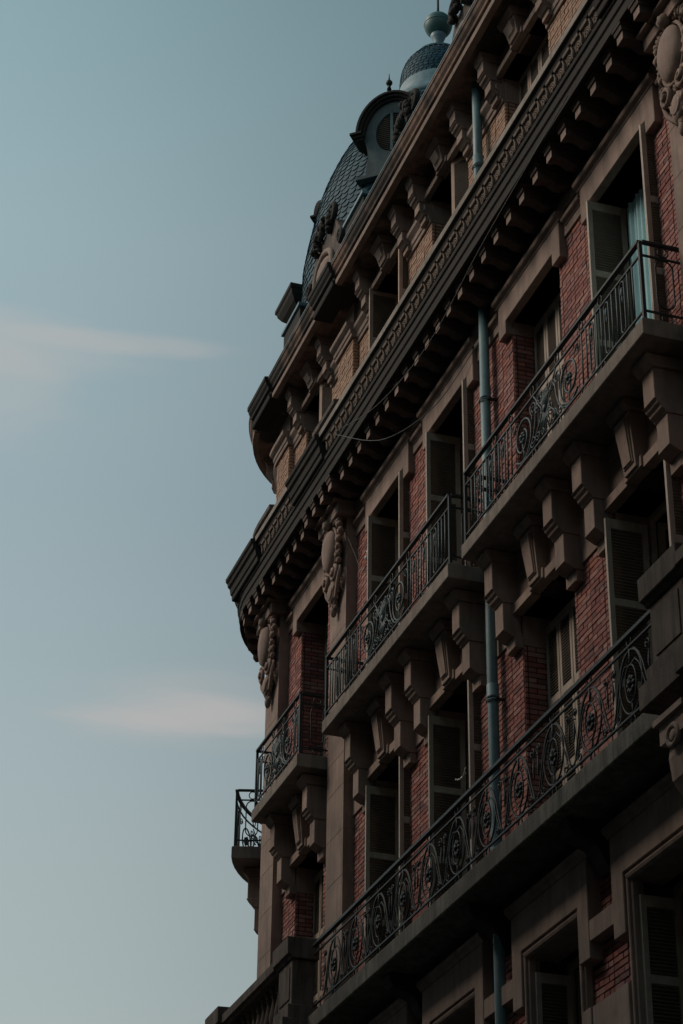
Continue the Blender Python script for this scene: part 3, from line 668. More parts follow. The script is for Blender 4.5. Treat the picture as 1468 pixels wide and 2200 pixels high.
def window(c, z0, z1, kind, mat='frame'):
    h = z1 - z0; q = MB(); e0, e1 = -0.40, -0.34
    q.box(c - HW, c - HW + 0.05, e0, e1, z0, z1); q.box(c + HW - 0.05, c + HW, e0, e1, z0, z1); q.box(c - HW + 0.051, c + HW - 0.051, e0, e1, z1 - 0.06, z1); q.box(c - HW + 0.051, c + HW - 0.051, e0, e1, z0, z0 + 0.05)
    W = part('window', q, M[mat], B, 0.003)
    if kind == 'closed':
        for sgn in (-1, 1):
            a, d = sorted((c + sgn*0.004, c + sgn*(HW - 0.055)))
            q = MB(); e2, e3 = -0.385, -0.335; zz0, zz1 = z0 + 0.055, z1 - 0.065
            q.box(a, a + 0.055, e2, e3, zz0, zz1); q.box(d - 0.055, d, e2, e3, zz0, zz1)
            bars = [zz0, zz0 + h*0.27, zz0 + h*0.58, zz1 - 0.06] if h > 2 else [zz0, zz0 + h*.5, zz1 - .06]
            for bz in bars: q.box(a + 0.056, d - 0.056, e2, e3, bz, bz + 0.06)
            part('casement', q, M[mat], W, 0.003)
            for k in range(len(bars) - 1):
                q = MB(); q.box(a + 0.057, d - 0.057, -0.366, -0.362, bars[k] + 0.061, bars[k + 1] - 0.001); part('pane', q, M['glass'] if kind == 'curtain' else M['dglass'], W)
    if kind in ('open', 'curtain'):          # casements folded into the room
        for sgn in (-1, 1):
            a0 = c + sgn*(HW - 0.07); lo, hi = a0 - 0.02, a0 + 0.02
            q = MB(); q.box(lo, hi, -0.47, -0.41, z0 + 0.05, z1 - 0.07); q.box(lo, hi, -0.98, -0.92, z0 + 0.05, z1 - 0.07)
            for bz in (z0 + 0.05, z0 + h*0.55, z1 - 0.13): q.box(lo + 0.001, hi - 0.001, -0.92, -0.47, bz, bz + 0.06)
            part('casement', q, M[mat], W)
            q = MB(); q.box(a0 - 0.003, a0 + 0.003, -0.92, -0.47, z0 + 0.11, z1 - 0.13); part('pane', q, M['dglass'], W)
    if kind == 'shut':
        q = MB(); q.box(c - HW + 0.052, c + HW - 0.052, -0.395, -0.385, z0 + 0.051, z1 - 0.061); part('pane', q, M['dglass'], W)
    if kind == 'curtain':
        q = MB(); pts = []; n = 48
        for i in range(n + 1):
            s = c + 0.02 + 0.49*i/n; pts.append((s, -0.28 + 0.020*sin(i*0.85) + 0.012*sin(i*0.37)))
        vs = []; fs = []
        for s, e in pts: vs += [F(s, e, z0 + 0.08), F(s, e, z1 - 0.11)]
        fs = [[2*i, 2*i + 2, 2*i + 3, 2*i + 1] for i in range(n)]; q.smooth = True; q.add(vs, fs); part('curtain', q, M['curtain'], W)
    return W
def bay_window(c, z0, z1, kind, mat='shutter'):
    h = z1 - z0 - 0.02
    if kind == 'low':
        window(c, z0, z1, 'open')
        shutter(c + HW - 0.085, -0.34, z0 + 0.01, h, 0.36, 90, B, mat, flip=-1); shutter(c - HW + 0.085, -0.34, z0 + 0.01, h, 0.36, 90, B, mat, flip=-1)
    elif kind == 'shut':
        window(c, z0, z1, 'shut'); w = (2*HW - 0.03)/4; es = -0.20 if z0 > 13 else -0.27
        for k in range(4): shutter(c - HW + 0.012 + k*(w + 0.002), es, z0 + 0.01, h, w, 0, B, mat)
    elif kind in ('open', 'curtain'):
        window(c, z0, z1, kind if kind == 'curtain' else 'open')
        shutter(c + HW - 0.03, -0.30, z0 + 0.01, h, 0.42, 90, B, mat, flip=-1)
        shutter(c - HW + 0.03, -0.30, z0 + 0.01, h, 0.42, 90, B, mat, flip=-1)
    elif kind == 'glazed': window(c, z0, z1, 'closed')
    elif kind == 'ajar':
        window(c, z0, z1, 'shut')
        shutter(c - HW + 0.03, -0.22, z0 + 0.01, h, 0.50, 30, B, mat)
kinds = {
    'T': ['open', 'open', 'curtain', 'shut', 'open', 'open', 'glazed', 'shut'],
    'V': ['open', 'open', 'open', 'shut', 'open', 'open', 'shut', 'shut'],
    'U': ['low']*8,
    'A': ['shut', 'shut', 'shut', 'shut', 'ajar', 'open', 'ajar', 'shut']}
order = []
for i in (2, 3, 4, 5, 6, 7, 1, 0):
    for fl, z0, z1 in (('V', ZV0, ZV1), ('T', ZT0, ZT1), ('U', ZU0, ZU1 - 0.07), ('A', ZA0, ZA1)):
        bay_window(BAYS[i], z0, z1, kinds[fl][i], 'shutter_old' if fl == 'A' else 'shutter')

# ------------------------------------------------------------------ ironwork
def rail_bar(q, s0, s1, e, z, hw, hh): q.box(s0, s1, e - hw, e + hw, z - hh, z + hh)
def ring_pts(cx, cz, rx, rz, n=18): return [(cx + rx*cos(2*pi*i/n), 0, cz + rz*sin(2*pi*i/n)) for i in range(n)]
def hairpin_pts(w, h):
    p = [(-w, 0, 0.03 + w)]; p += [(-w, 0, h*0.5), (-w, 0, h - w)]
    p += [(-w*cos(a), 0, h - w + w*sin(a)) for a in [pi*i/8 for i in range(1, 8)]]
    p += [(w, 0, h - w), (w, 0, h*0.5), (w, 0, 0.03 + w)]
    p += [(w*cos(a), 0, 0.03 + w - w*sin(a)) for a in [pi*i/8 for i in range(1, 8)]]
    return p
def mk_hairpin():
    q = MB(local=True); q.tube(hairpin_pts(0.045, 0.58), 0.0085, 6, closed=True)
    q.blob((0, 0, 0.47), 0.018, 0.018, 0.055, 6, 6); q.blob((0, 0, 0.40), 0.010, 0.010, 0.05, 6, 4)
    return q.mesh('hairpin_baluster', M['iron_pale'])
def mk_bar():
    q = MB(local=True); q.tube([(0, 0, 0.0), (0, 0, 0.3), (0, 0, 0.60)], 0.0085, 6); return q.mesh('baluster', M['iron_pale'])
def mk_ring(r=0.042, rz=0.055):
    q = MB(local=True); q.tube(ring_pts(0, 0, r, rz, 14), 0.008, 5, closed=True); return q.mesh('ring', M['iron'])
def rosette_blobs(q, cx, cz, r, e=0.0):
    q.blob((cx, e + 0.012, cz), r*0.45, 0.03, r*0.45, 8, 6)
    for i in range(8):
        a = 2*pi*i/8; q.blob((cx + r*0.72*cos(a), e + 0.004, cz + r*0.85*sin(a)), r*0.34, 0.018, r*0.34, 6, 5, jit=0.1)
def mk_scroll(sx):                            # big C-scroll with rosette, half width .36
    q = MB(local=True); T = lambda p, r=0.009, n=6, tp=None: q.tube([(sx*a, b, c) for a, b, c in p], r, n, taper=tp)
    T(spiral(0.0, 0.28, 0.245, 0.085, -pi*0.75, 1.55, 40, 0, 1.12), 0.0115)
    T(spiral(0.27, 0.47, 0.075, 0.012, pi, -1.4, 22), 0.008)
    T([(0.23, 0, 0.30), (0.235, 0, 0.40), (0.20, 0, 0.47), (0.205, 0, 0.53)], 0.008)
    T(spiral(0.25, 0.10, 0.07, 0.012, pi, 1.4, 22), 0.008)
    T(spiral(-0.22, 0.50, 0.06, 0.012, 0, 1.3, 18), 0.007)
    T([(-0.17, 0, 0.08), (-0.05, 0, 0.005), (0.09, 0, 0.02), (0.19, 0, 0.07), (0.26, 0, 0.16), (0.31, 0, 0.28), (0.33, 0, 0.40), (0.40, 0, 0.52)], 0.0095)
    T([(-0.02, 0, 0.22), (0.02, 0, 0.10), (0.00, 0, 0.0)], 0.008)
    rosette_blobs(q, sx*0.0, 0.285, 0.058)
    return q.mesh('scroll', M['iron_pale'])
def mk_palmette():
    q = MB(local=True)
    for k in range(-3, 4):
        a = k*0.27; q.tube([(0.01*k, 0, 0.28), (0.07*sin(a) + 0.012*k, 0.01, 0.40), (0.20*sin(a), 0, 0.52 - 0.03*abs(k))], 0.010, 5, taper=[.6, 1.1, .5])
        q.tube([(0.01*k, 0, 0.28), (0.06*sin(a) + 0.012*k, 0.01, 0.17), (0.18*sin(a), 0, 0.05 + 0.03*abs(k))], 0.010, 5, taper=[.6, 1.1, .5])
    q.blob((0, 0.01, 0.28), 0.035, 0.025, 0.045, 8, 6)
    for sx in (-1, 1):
        for cx_, cz_, r_, a_, t_ in ((0.12, 0.24, 0.06, pi/2, 1.4), (0.19, 0.43, 0.075, -pi/2, 1.5), (0.20, 0.09, 0.065, pi/2, -1.5), (0.07, 0.50, 0.05, pi, 1.3), (0.08, 0.06, 0.045, 0, 1.3)):
            q.tube([(sx*a, b, c) for a, b, c in spiral(cx_, cz_, r_, 0.012, a_, t_, 20)], 0.0085, 5)
        q.tube([(sx*a, 0.004, c) for a, c in ((0.27, 0.03), (0.20, 0.15), (0.10, 0.24), (0.09, 0.34), (0.16, 0.42), (0.22, 0.52), (0.27, 0.58))], 0.009, 5)
    return q.mesh('palmette', M['iron_pale'])
def mk_lyre():                                # motif of the long balcony, pitch .79
    q = MB(local=True); w = 0.395
    q.tube([(0.215*cos(a), 0, 0.30 + 0.285*sin(a)) for a in [2*pi*i/28 for i in range(28)]], 0.0095, 6, closed=True)
    q.tube([(0.105*cos(a), 0.004, 0.28 + 0.17*sin(a)) for a in [2*pi*i/22 for i in range(22)]], 0.009, 6, closed=True)
    rosette_blobs(q, 0, 0.275, 0.072)
    q.tube([(0, 0, 0.45), (0, 0, 0.60)], 0.011, 6); q.tube([(0, 0, 0.0), (0, 0, 0.11)], 0.009, 6)
    for sx in (-1, 1):
        m_ = lambda p: [(sx*a, b, c) for a, b, c in p]
        q.tube(m_([(0.01, 0, 0.585), (0.09, 0, 0.575), (0.17, 0, 0.50), (0.235, 0, 0.38), (0.29, 0, 0.22), (0.345, 0, 0.07), (w, 0, 0.01)]), 0.0085, 6)
        q.tube(m_([(0.02, 0, 0.455), (0.10, 0.004, 0.47), (0.17, 0, 0.40), (0.23, 0, 0.25), (0.30, 0, 0.08), (w, 0, 0.03)]), 0.0075, 6)
        q.tube(m_(spiral(0.325, 0.50, 0.058, 0.012, -pi/2, 1.4, 18)), 0.0075, 5)
        q.tube(m_(spiral(0.255, 0.06, 0.048, 0.012, pi/2, -1.3, 16)), 0.007, 5)
        q.tube(m_([(0.355, 0, 0.44), (0.345, 0, 0.33), (0.36, 0, 0.24)]), 0.013, 5, taper=[.5, 1, .3])
        q.blob((sx*0.325, 0.004, 0.50), 0.018, 0.014, 0.022, 6, 5)
    return q.mesh('lyre_scroll', M['iron'])
ME = dict(hair=mk_hairpin(), bar=mk_bar(), ring=mk_ring(), sL=mk_scroll(1), sR=mk_scroll(-1), palm=mk_palmette(), lyre=mk_lyre())
def end_rail(P, s, e0, e1, zf):
    for hw_, a_, b_ in ((0.02, 0.832, 0.858), (0.008, 0.69, 0.708), (0.008, 0.09, 0.108)):
        q = MB(); q.box(s - hw_, s + hw_, e0, e1, zf + a_, zf + b_); part('end_rail', q, M['iron'], P)
    em = (e0 + e1)/2 + 0.02; q = MB()
    w = 0.085; z = zf + 0.10
    pts = [(em - w, 0.06 + w), (em - w, 0.50)] + [(em - w*cos(a), 0.50 + w*sin(a)) for a in [pi*i/8 for i in range(1, 8)]] + [(em + w, 0.50), (em + w, 0.06 + w)] + [(em + w*cos(a), 0.06 + w - w*sin(a)) for a in [pi*i/8 for i in range(1, 8)]]
    q.tube([(s, a, z + b) for a, b in pts], 0.009, 6, closed=True)
    q.tube([(s, em + 0.05*cos(2*pi*i/12), zf + 0.77 + 0.055*sin(2*pi*i/12)) for i in range(12)], 0.008, 5, closed=True)
    q.tube([(s, em + 0.05*cos(2*pi*i/12), zf + 0.05 + 0.045*sin(2*pi*i/12)) for i in range(12)], 0.008, 5, closed=True)
    q.box(s - 0.008, s + 0.008, e0 + 0.005, e0 + 0.02, zf, zf + 0.83)
    part('end_panel', q, M['iron'], P)
def upper_balcony(s0, s1, zf, label=None, ep=0.52):
    q = MB(); q.sweep([(0.0, zf - 0.175), (ep - 0.02, zf - 0.175), (ep, zf - 0.165), (ep, zf - 0.015), (ep - 0.015, zf), (0.0, zf)], s0, s1)
    P = part('balcony', q, M['slab'], B, 0.005, label=label)
    er = ep - 0.045; a, c = s0 + 0.035, s1 - 0.035
    for name, z, hw, hh in (('handrail', 0.847, 0.024, 0.013), ('middle_rail', 0.70, 0.010, 0.008), ('bottom_rail', 0.10, 0.010, 0.008)):
        q = MB(); rail_bar(q, a, c, er, zf + z, hw, hh); part(name, q, M['iron'], P)
    for s in (a, c):
        q = MB(); q.box(s - 0.016, s + 0.016, er - 0.016, er + 0.016, zf, zf + 0.84); part('post', q, M['iron'], P); end_rail(P, s, 0.0, er - 0.018, zf)
    m0 = 0.5*(a + c); L_ = c - a; zr = zf + 0.10
    if L_ > 3.5:
        put('palmette', ME['palm'], P, m0, er, zr + 0.01)
        put('scroll', ME['sL'], P, m0 - 0.56, er, zr); put('scroll', ME['sR'], P, m0 + 0.56, er, zr)
        edge = 0.56 + 0.30; rings = [m0 - 0.86, m0 - 0.3, m0 + 0.3, m0 + 0.86]
        d = edge; k = 0
        x = edge
        pattern = ['bar', 'bar', 'hair', 'bar', 'ring', 'hair', 'bar', 'bar', 'hair', 'bar', 'bar', 'bar']
        while x < L_/2 - 0.10 and k < len(pattern):
            for sg in (-1, 1):
                s = m0 + sg*x
                if pattern[k] == 'hair': put('hairpin_baluster', ME['hair'], P, s, er, zr)
                else: put('baluster', ME['bar'], P, s, er, zr)
                if pattern[k] == 'ring': put('ring', ME['ring'], P, s, er, zf + 0.77); put('ring', ME['ring'], P, s, er, zf + 0.05)
            x += 0.115 if pattern[k] == 'hair' or (k + 1 < len(pattern) and pattern[k + 1] == 'hair') else 0.10; k += 1
        for s in rings: put('ring', ME['ring'], P, s, er, zf + 0.77); put('ring', ME['ring'], P, s, er, zf + 0.05)
    else:
        put('palmette', ME['palm'], P, m0, er, zr + 0.01)
        put('scroll', ME['sL'], P, m0 - 0.50, er, zr); put('scroll', ME['sR'], P, m0 + 0.50, er, zr)
        for x in (0.80, 0.90, 1.0):
            if x < L_/2 - 0.05:
                for sg in (-1, 1): put('hairpin_baluster' if x == 0.90 else 'baluster', ME['hair'] if x == 0.90 else ME['bar'], P, m0 + sg*x, er, zr)
        for s in (m0 - 0.8, m0 - .25, m0 + .25, m0 + 0.8): put('ring', ME['ring'], P, s, er, zf + 0.77); put('ring', ME['ring'], P, s, er, zf + 0.05)
    return P
upper_balcony(26.14, 28.62, ZT0)
upper_balcony(22.60, 24.80, ZT0)
upper_balcony(17.06, 21.52, ZT0)
upper_balcony(12.34, 16.66, ZT0)
upper_balcony(7.0, 11.45, ZT0)

# long balcony
ZF = ZV0; ep = 0.56
q = MB(); q.sweep([(0.0, ZF - 0.205), (ep - 0.03, ZF - 0.205), (ep, ZF - 0.19), (ep, ZF - 0.02), (ep - 0.02, ZF), (0.0, ZF)], 12.26, 21.80)
LB = part('long_balcony', q, M['slab_old'], B, 0.006)
er = ep - 0.06
for name, z, hw, hh in (('handrail', 0.80, 0.028, 0.016), ('middle_rail', 0.70, 0.010, 0.008), ('bottom_rail', 0.10, 0.011, 0.008)):
    q = MB(); rail_bar(q, 12.29, 21.72, er, ZF + z, hw, hh); part(name, q, M['iron'], LB)
s = 13.0 - 0.79 + 0.0
ss_ = [13.0 + 0.792*i for i in range(0, 12)]
for s in ss_:
    if s > 21.6: break
    put('lyre_scroll', ME['lyre'], LB, s, er, ZF + 0.10)
    put('ring', ME['ring'], LB, s, er, ZF + 0.75); put('ring', ME['ring'], LB, s, er, ZF + 0.045)
# stone pedestals with balustrades at both ends of the long balcony
bq = MB(local=True); bq.lathe((0, 0, 0), [(0.062, 0.0), (0.062, 0.05), (0.04, 0.06), (0.045, 0.09), (0.066, 0.15), (0.068, 0.20), (0.05, 0.29), (0.034, 0.38), (0.03, 0.43), (0.045, 0.445), (0.045, 0.47), (0.034, 0.48), (0.06, 0.50), (0.06, 0.55)], 12)
bal_me = bq.mesh('turned_baluster', M['stone_dirty'])
def pedestal(s0, s1, d=0.0):
    q = MB(); q.box(s0 - 0.04, s1 + 0.04, 0.0, 0.86 + d, ZF - 0.23, ZF - 0.03); q.box(s0 - 0.02, s1 + 0.02, 0.42, 0.79 + d, ZF - 0.03, ZF + 0.13); q.box(s0 + 0.015, s1 - 0.015, 0.47, 0.74 + d, ZF + 0.13, ZF + 0.65)
    P = part('pedestal', q, M['stone_dirty'], B, 0.008)
    q = MB(); q.sweep([(0.42, ZF + 0.66), (0.75 + d, ZF + 0.66), (0.77 + d, ZF + 0.69), (0.81 + d, ZF + 0.70), (0.815 + d, ZF + 0.90), (0.42, ZF + 0.91)], s0 - 0.03, s1 + 0.03); part('pedestal_cap', q, M['stone_dirty'], P, 0.006)
    q = MB(); q.box(s0 + 0.09, s1 - 0.09, 0.74 + d, 0.752 + d, ZF + 0.20, ZF + 0.58); part('panel', q, M['stone_dirty'], P, 0.004)
def balustrade(s0, s1):
    q = MB(); q.box(s0, s1, 0.0, 0.85, ZF - 0.22, ZF - 0.04); q.box(s0, s1, 0.46, 0.76, ZF - 0.04, ZF + 0.10); P = part('balustrade', q, M['stone_dirty'], B, 0.008)
    q = MB(); q.sweep([(0.46, ZF + 0.645), (0.73, ZF + 0.645), (0.75, ZF + 0.67), (0.79, ZF + 0.68), (0.79, ZF + 0.79), (0.46, ZF + 0.80)], s0, s1); part('coping', q, M['stone_dirty'], P, 0.005)
    n = max(1, int(round((s1 - s0)/0.225)))
    for k in range(n): put('turned_baluster', bal_me, P, s0 + (s1 - s0)*(k + 0.5)/n, 0.61, ZF + 0.10)
pedestal(21.80, 22.40); balustrade(22.44, 24.92); pedestal(24.96, 25.56, 0.03); balustrade(25.60, 29.6)
pedestal(11.66, 12.26, -0.05); balustrade(9.6, 11.62); pedestal(9.0, 9.56); balustrade(SN, 8.96)
# scrolled consoles below the pedestals
def scroll_console(c):
    q = MB(local=True)
    pr_ = [(0.0, -1.0), (0.10, -1.0), (0.16, -0.9), (0.18, -0.75), (0.26, -0.62), (0.42, -0.54), (0.60, -0.44), (0.70, -0.30), (0.72, -0.12), (0.70, 0.0), (0.0, 0.0)]
    q.sweep(pr_, -0.17, 0.17)
    q.box(-0.22, 0.22, 0.0, 0.76, 0.0, 0.16); q.box(-0.25, 0.25, 0.0, 0.80, 0.16, 0.21)
    for sx in (-1, 1):
        sp = spiral(0.50, -0.22, 0.19, 0.03, -pi/2, 1.6, 30)
        q.tube([(sx*0.18, a, z) for a, _, z in sp], 0.03, 6); q.blob((sx*0.18, 0.50, -0.22), 0.04, 0.05, 0.05, 8, 6)
    q.tube([(0.09*cos(a), 0.755, 0.01 + 0.08*sin(a)) for a in [2*pi*i/16 for i in range(16)]], 0.025, 6, closed=True)
    q.blob((0, 0.755, 0.01), 0.055, 0.02, 0.05, 10, 6)
    return q.mesh('scroll_console', M['stone'])
sc_me = scroll_console(0)
for c in (11.88, 22.10, 25.26, 9.28): put('scroll_console', sc_me, B, c, 0.0, 5.40)

# ------------------------------------------------------------------ roof (plain metres, heights above the eye)
q = MB(fn=Gw); q.sweep([(-0.12, 17.9), (-0.42, 18.9), (-0.55, 19.0), (-3.2, 19.1), (-3.2, 17.9)], gs(SN), CY); ROOF = part('roof', q, M['slate'], B)
q = MB(fn=Gw); q.sweep([(-0.40, 18.89), (-0.38, 18.96), (-0.62, 19.03), (-0.62, 18.95)], gs(SN), CY); part('ridge_flashing', q, M['zinc'], ROOF)
q = MB(); y0_ = gs(SN); q.raw([(8.3, y0_, 0), (17, y0_, 0), (17, 29, 0), (10.5, 29, 0), (8.3, y0_, 19.0), (17, y0_, 19.0), (17, 29, 19.0), (10.5, 29, 19.0)], [[0, 1, 5, 4], [1, 2, 6, 5], [2, 3, 7, 6], [4, 5, 6, 7]])
part('back_wall', q, M['dark'], B)
# dome on the corner
AX, AY = 10.2, 26.35
dome_prof = [(2.40, 17.8), (2.33, 18.6), (2.28, 19.6), (2.25, 20.6), (2.20, 20.95), (2.12, 21.4), (2.05, 21.78), (1.93, 22.2), (1.78, 22.6), (1.66, 22.86), (1.52, 23.12), (1.38, 23.34), (1.23, 23.54), (1.05, 23.76), (0.92, 23.94)]
def dprof(z):
    for (r0, z0), (r1, z1) in zip(dome_prof, dome_prof[1:]):
        if z0 <= z <= z1: return r0 + (r1 - r0)*(z - z0)/(z1 - z0)
    return dome_prof[-1][0]
q = MB(); q.lathe((AX, AY, H0), [(r - 0.03, z) for r, z in dome_prof], 48, world=True); DOME = part('dome', q, M['batten'], B)
def scale_verts(w, h, th=0.012):
    out = [(-w/2, h), (w/2, h), (w/2, h*0.42)] + [(w/2*cos(a), h*0.42*(1 - sin(a))) for a in [pi*i/6 for i in range(1, 6)]] + [(-w/2, h*0.42)]
    return out
def scales(parent, prof_fn, z0, z1, w, expo, a0, a1, limit):
    lst = []; z = z0; row = 0
    while z < z1:
        r = prof_fn(z); r2 = prof_fn(min(z + 0.1, z1)); slope = math.atan2(r - r2, 0.1)
        n = int(2*pi*r/w)
        for k in range(n):
            a = 2*pi*(k + 0.5*(row % 2))/n
            am = (a + pi) % (2*pi) - pi
            if a0 < a < a1: lst.append((z, r, a, slope, 2*pi*r/n))
        z += expo*cos(slope); row += 1
    shp = scale_verts(w*0.95, expo*1.75); cen = (a0 + a1)/2
    idx = sorted(range(len(lst)), key=lambda i: abs(lst[i][2] - R_(240)) + 0.15*abs(lst[i][0] - 22.4)) if limit else []
    sel = set(idx[:limit]); rest = MB(); me = None
    loc = MB(local=True)
    n_ = len(shp); loc.add([Vector((0.0, a, b)) for a, b in shp] + [Vector((-0.018, a, b)) for a, b in shp], [list(range(n_)), [n_ + i for i in range(n_)][::-1]] + [[i, (i + 1) % n_, n_ + (i + 1) % n_, n_ + i] for i in range(n_)])
    me = loc.mesh('slate', M['slate'])
    for i, (z, r, a, sl, ww) in enumerate(lst):
        # local frame: -X outward
        jit = random.uniform(-0.03, 0.03)
        Mx = Matrix.Translation((AX + (r + 0.012)*cos(a), AY + (r + 0.012)*sin(a), z + H0)) @ Matrix.Rotation(a + pi, 4, 'Z') @ Matrix.Rotation(sl + 0.13 + jit, 4, 'Y') @ Matrix.Rotation(random.uniform(-.02, .02), 4, 'X')
        if i in sel:
            o = link('slate', me, parent); o.matrix_basis = Mx
        else:
            rest.add([Mx @ v for v in loc.v], loc.f)
    part('slate', rest, M['slate'], parent, stuff=True)
scales(DOME, dprof, 17.9, 23.86, 0.165, 0.112, R_(110), R_(330), 300)
# collar and cupola
q = MB(); q.lathe((AX, AY, H0), [(0.94, 23.90), (0.99, 23.94), (0.95, 24.06), (0.78, 24.22), (0.71, 24.40), (0.70, 24.58), (0.66, 24.60)], 40, world=True); part('zinc_collar', q, M['zinc'], DOME)
cup_prof = [(0.655, 24.56), (0.66, 24.75), (0.64, 24.95), (0.585, 25.13), (0.49, 25.27), (0.37, 25.39), (0.28, 25.46)]
def cprof(z):
    for (r0, z0), (r1, z1) in zip(cup_prof, cup_prof[1:]):
        if z0 <= z <= z1: return r0 + (r1 - r0)*(z - z0)/(z1 - z0)
    return cup_prof[-1][0]
q = MB(); q.lathe((AX, AY, H0), [(r - 0.02, z) for r, z in cup_prof], 36, world=True); CUP = part('cupola', q, M['batten'], B)
scales(CUP, cprof, 24.58, 25.36, 0.088, 0.066, R_(110), R_(330), 0)
q = MB(); q.lathe((AX, AY, H0), [(0.40, 25.36), (0.36, 25.43), (0.25, 25.51), (0.13, 25.57), (0.095, 25.62), (0.08, 25.78), (0.12, 25.88), (0.14, 25.94)], 28, world=True); part('cupola_cap', q, M['zinc'], CUP)
q = MB(); q.lathe((AX, AY, H0), [(0.25*sin(pi*i/16), 26.18 - 0.25*cos(pi*i/16)) for i in range(17)], 32, world=True)
q.lathe((AX, AY, H0), [(0.253, 26.17), (0.255, 26.18), (0.253, 26.19)], 32, world=True); part('ball_finial', q, M['copper'], CUP)
q = MB(); q.lathe((AX, AY, H0), [(0.028, 26.4), (0.024, 26.6), (0.016, 28.6)], 8, world=True); part('spike', q, M['iron'], CUP)

# round louvred dormers on the dome
def dormer(az, rad, z, dz=0.0, shift=(0, 0)):
    a = R_(az)                               # direction (sin, cos) the dormer faces
    nx, ny = sin(a), cos(a); base = Vector((AX + rad*nx + shift[0], AY + rad*ny + shift[1], z + H0)); tx, ty = -ny, nx   # tangent
    rot = math.atan2(ny, nx) + pi            # local -X is outward
    def T(mb): return mb
    def emit(name, mb, mat, parent, bevel=0.0):
        me = mb.mesh(name, mat); o = link(name, me, parent)
        if parent is B: o.location = base; o.rotation_euler = (0, 0, rot)
        if bevel:
            bm_ = o.modifiers.new('edge_wear', 'BEVEL'); bm_.width = bevel; bm_.segments = 1; bm_.limit_method = 'ANGLE'
        return o
    # front wall with an oval hole (ring of quads), then body behind it
    q = MB(local=True); n = 36; inner = [(0.27*cos(2*pi*i/n), 0.385*sin(2*pi*i/n)) for i in range(n)]; outer = []
    for i in range(n):
        an = 2*pi*i/n; c_, s_ = cos(an), sin(an)
        if s_ >= 0: outer.append((0.475*c_, 0.62*s_))
        else:
            k = -s_; hwid = 0.475 - 0.06*sin(pi*min(1, k*1.2))
            outer.append((c_*hwid*1.15 if k > 0.8 else c_*hwid, -0.78*min(1.0, k*1.35)))
    vs = []
    for e in (0.0, -0.10): vs += [q.F(a_, e, b_) for a_, b_ in inner] + [q.F(a_, e, b_) for a_, b_ in outer]
    fs = []
    for i in range(n):
        j = (i + 1) % n; fs += [[i, n + i, n + j, j], [2*n + i, 2*n + j, 3*n + j, 3*n + i], [i, j, 2*n + j, 2*n + i], [n + i, 3*n + i, 3*n + j, n + j]]
    q.add(vs, fs); D = emit('dormer', q, M['lead'], B)
    q = MB(local=True)                        # cheeks, feet, sill
    top = [(0.475*cos(x), 0.62*sin(x)) for x in [pi*i/16 for i in range(17)]]
    poly = top + [(-0.44, -0.35), (-0.50, -0.78), (0.50, -0.78), (0.44, -0.35)]
    q.prism(poly, -1.5, -0.101, None); q.box(-0.60, 0.60, -0.5, 0.03, -0.84, -0.78)
    emit('dormer_body', q, M['lead'], D)
    q = MB(local=True)                        # arched hood with returned ends
    def arc(r1, r2): return [(r1*cos(x), r2*sin(x)) for x in [pi*i/20 for i in range(21)]]
    for (ra, rb, e0, e1, th) in ((0.57, 0.73, -0.3, 0.14, 0.045), (0.53, 0.69, -0.3, 0.10, 0.045), (0.49, 0.65, -0.3, 0.05, 0.045)):
        A1, A0 = arc(ra, rb), arc(ra - th, rb - th); m2 = len(A1); vs = []
        for e in (e0, e1): vs += [q.F(x, e, y) for x, y in A0] + [q.F(x, e, y) for x, y in A1]
        fs = []
        for i in range(m2 - 1): fs += [[i, i + 1, m2 + i + 1, m2 + i], [2*m2 + i, 3*m2 + i, 3*m2 + i + 1, 2*m2 + i + 1], [i, 2*m2 + i, 2*m2 + i + 1, i + 1], [m2 + i, m2 + i + 1, 3*m2 + i + 1, 3*m2 + i]]
        for i in (0, m2 - 1): fs.append([i, m2 + i, 3*m2 + i, 2*m2 + i])
        q.add(vs, fs)
    for sx in (-1, 1):
        for k, (ww, ee, z0_, z1_) in enumerate(((0.66, 0.16, -0.01, 0.035), (0.62, 0.12, -0.05, -0.01), (0.57, 0.08, -0.09, -0.05))):
            a0, a1 = sorted((sx*0.46, sx*ww)); q.box(a0, a1, -0.3, ee, z0_, z1_)
    emit('arched_hood', q, M['stone_sooty_shaded'], D, 0.004)
    q = MB(local=True)
    for k in range(-9, 10):
        z_ = k*0.04; hw_ = 0.27*math.sqrt(max(0, 1 - (z_/0.385)**2))
        if hw_ > 0.03: q.sweep([(-0.07, z_ + 0.012), (-0.065, z_ + 0.016), (-0.03, z_ - 0.008), (-0.035, z_ - 0.012)], -hw_, hw_)
    emit('louvre', q, M['shutter'], D)
    q = MB(local=True); q.box(-0.022, 0.022, -0.03, 0.01, -0.38, 0.38); emit('mullion', q, M['lead2'], D)
    q = MB(local=True); q.lathe((0, 0.12, 0.76), [(0.04, 0.0), (0.025, 0.07), (0.018, 0.10)], 8); q.blob((0, 0.12, 0.905), 0.055, 0.055, 0.055, 12, 8); q.lathe((0, 0.12, 0.95), [(0.016, 0.0), (0.004, 0.15)], 6); emit('dormer_finial', q, M['iron'], D)
    return D
dormer(-140, 2.2, 22.03, shift=(-0.05, 0.0)); dormer(-50, 1.93, 22.03)

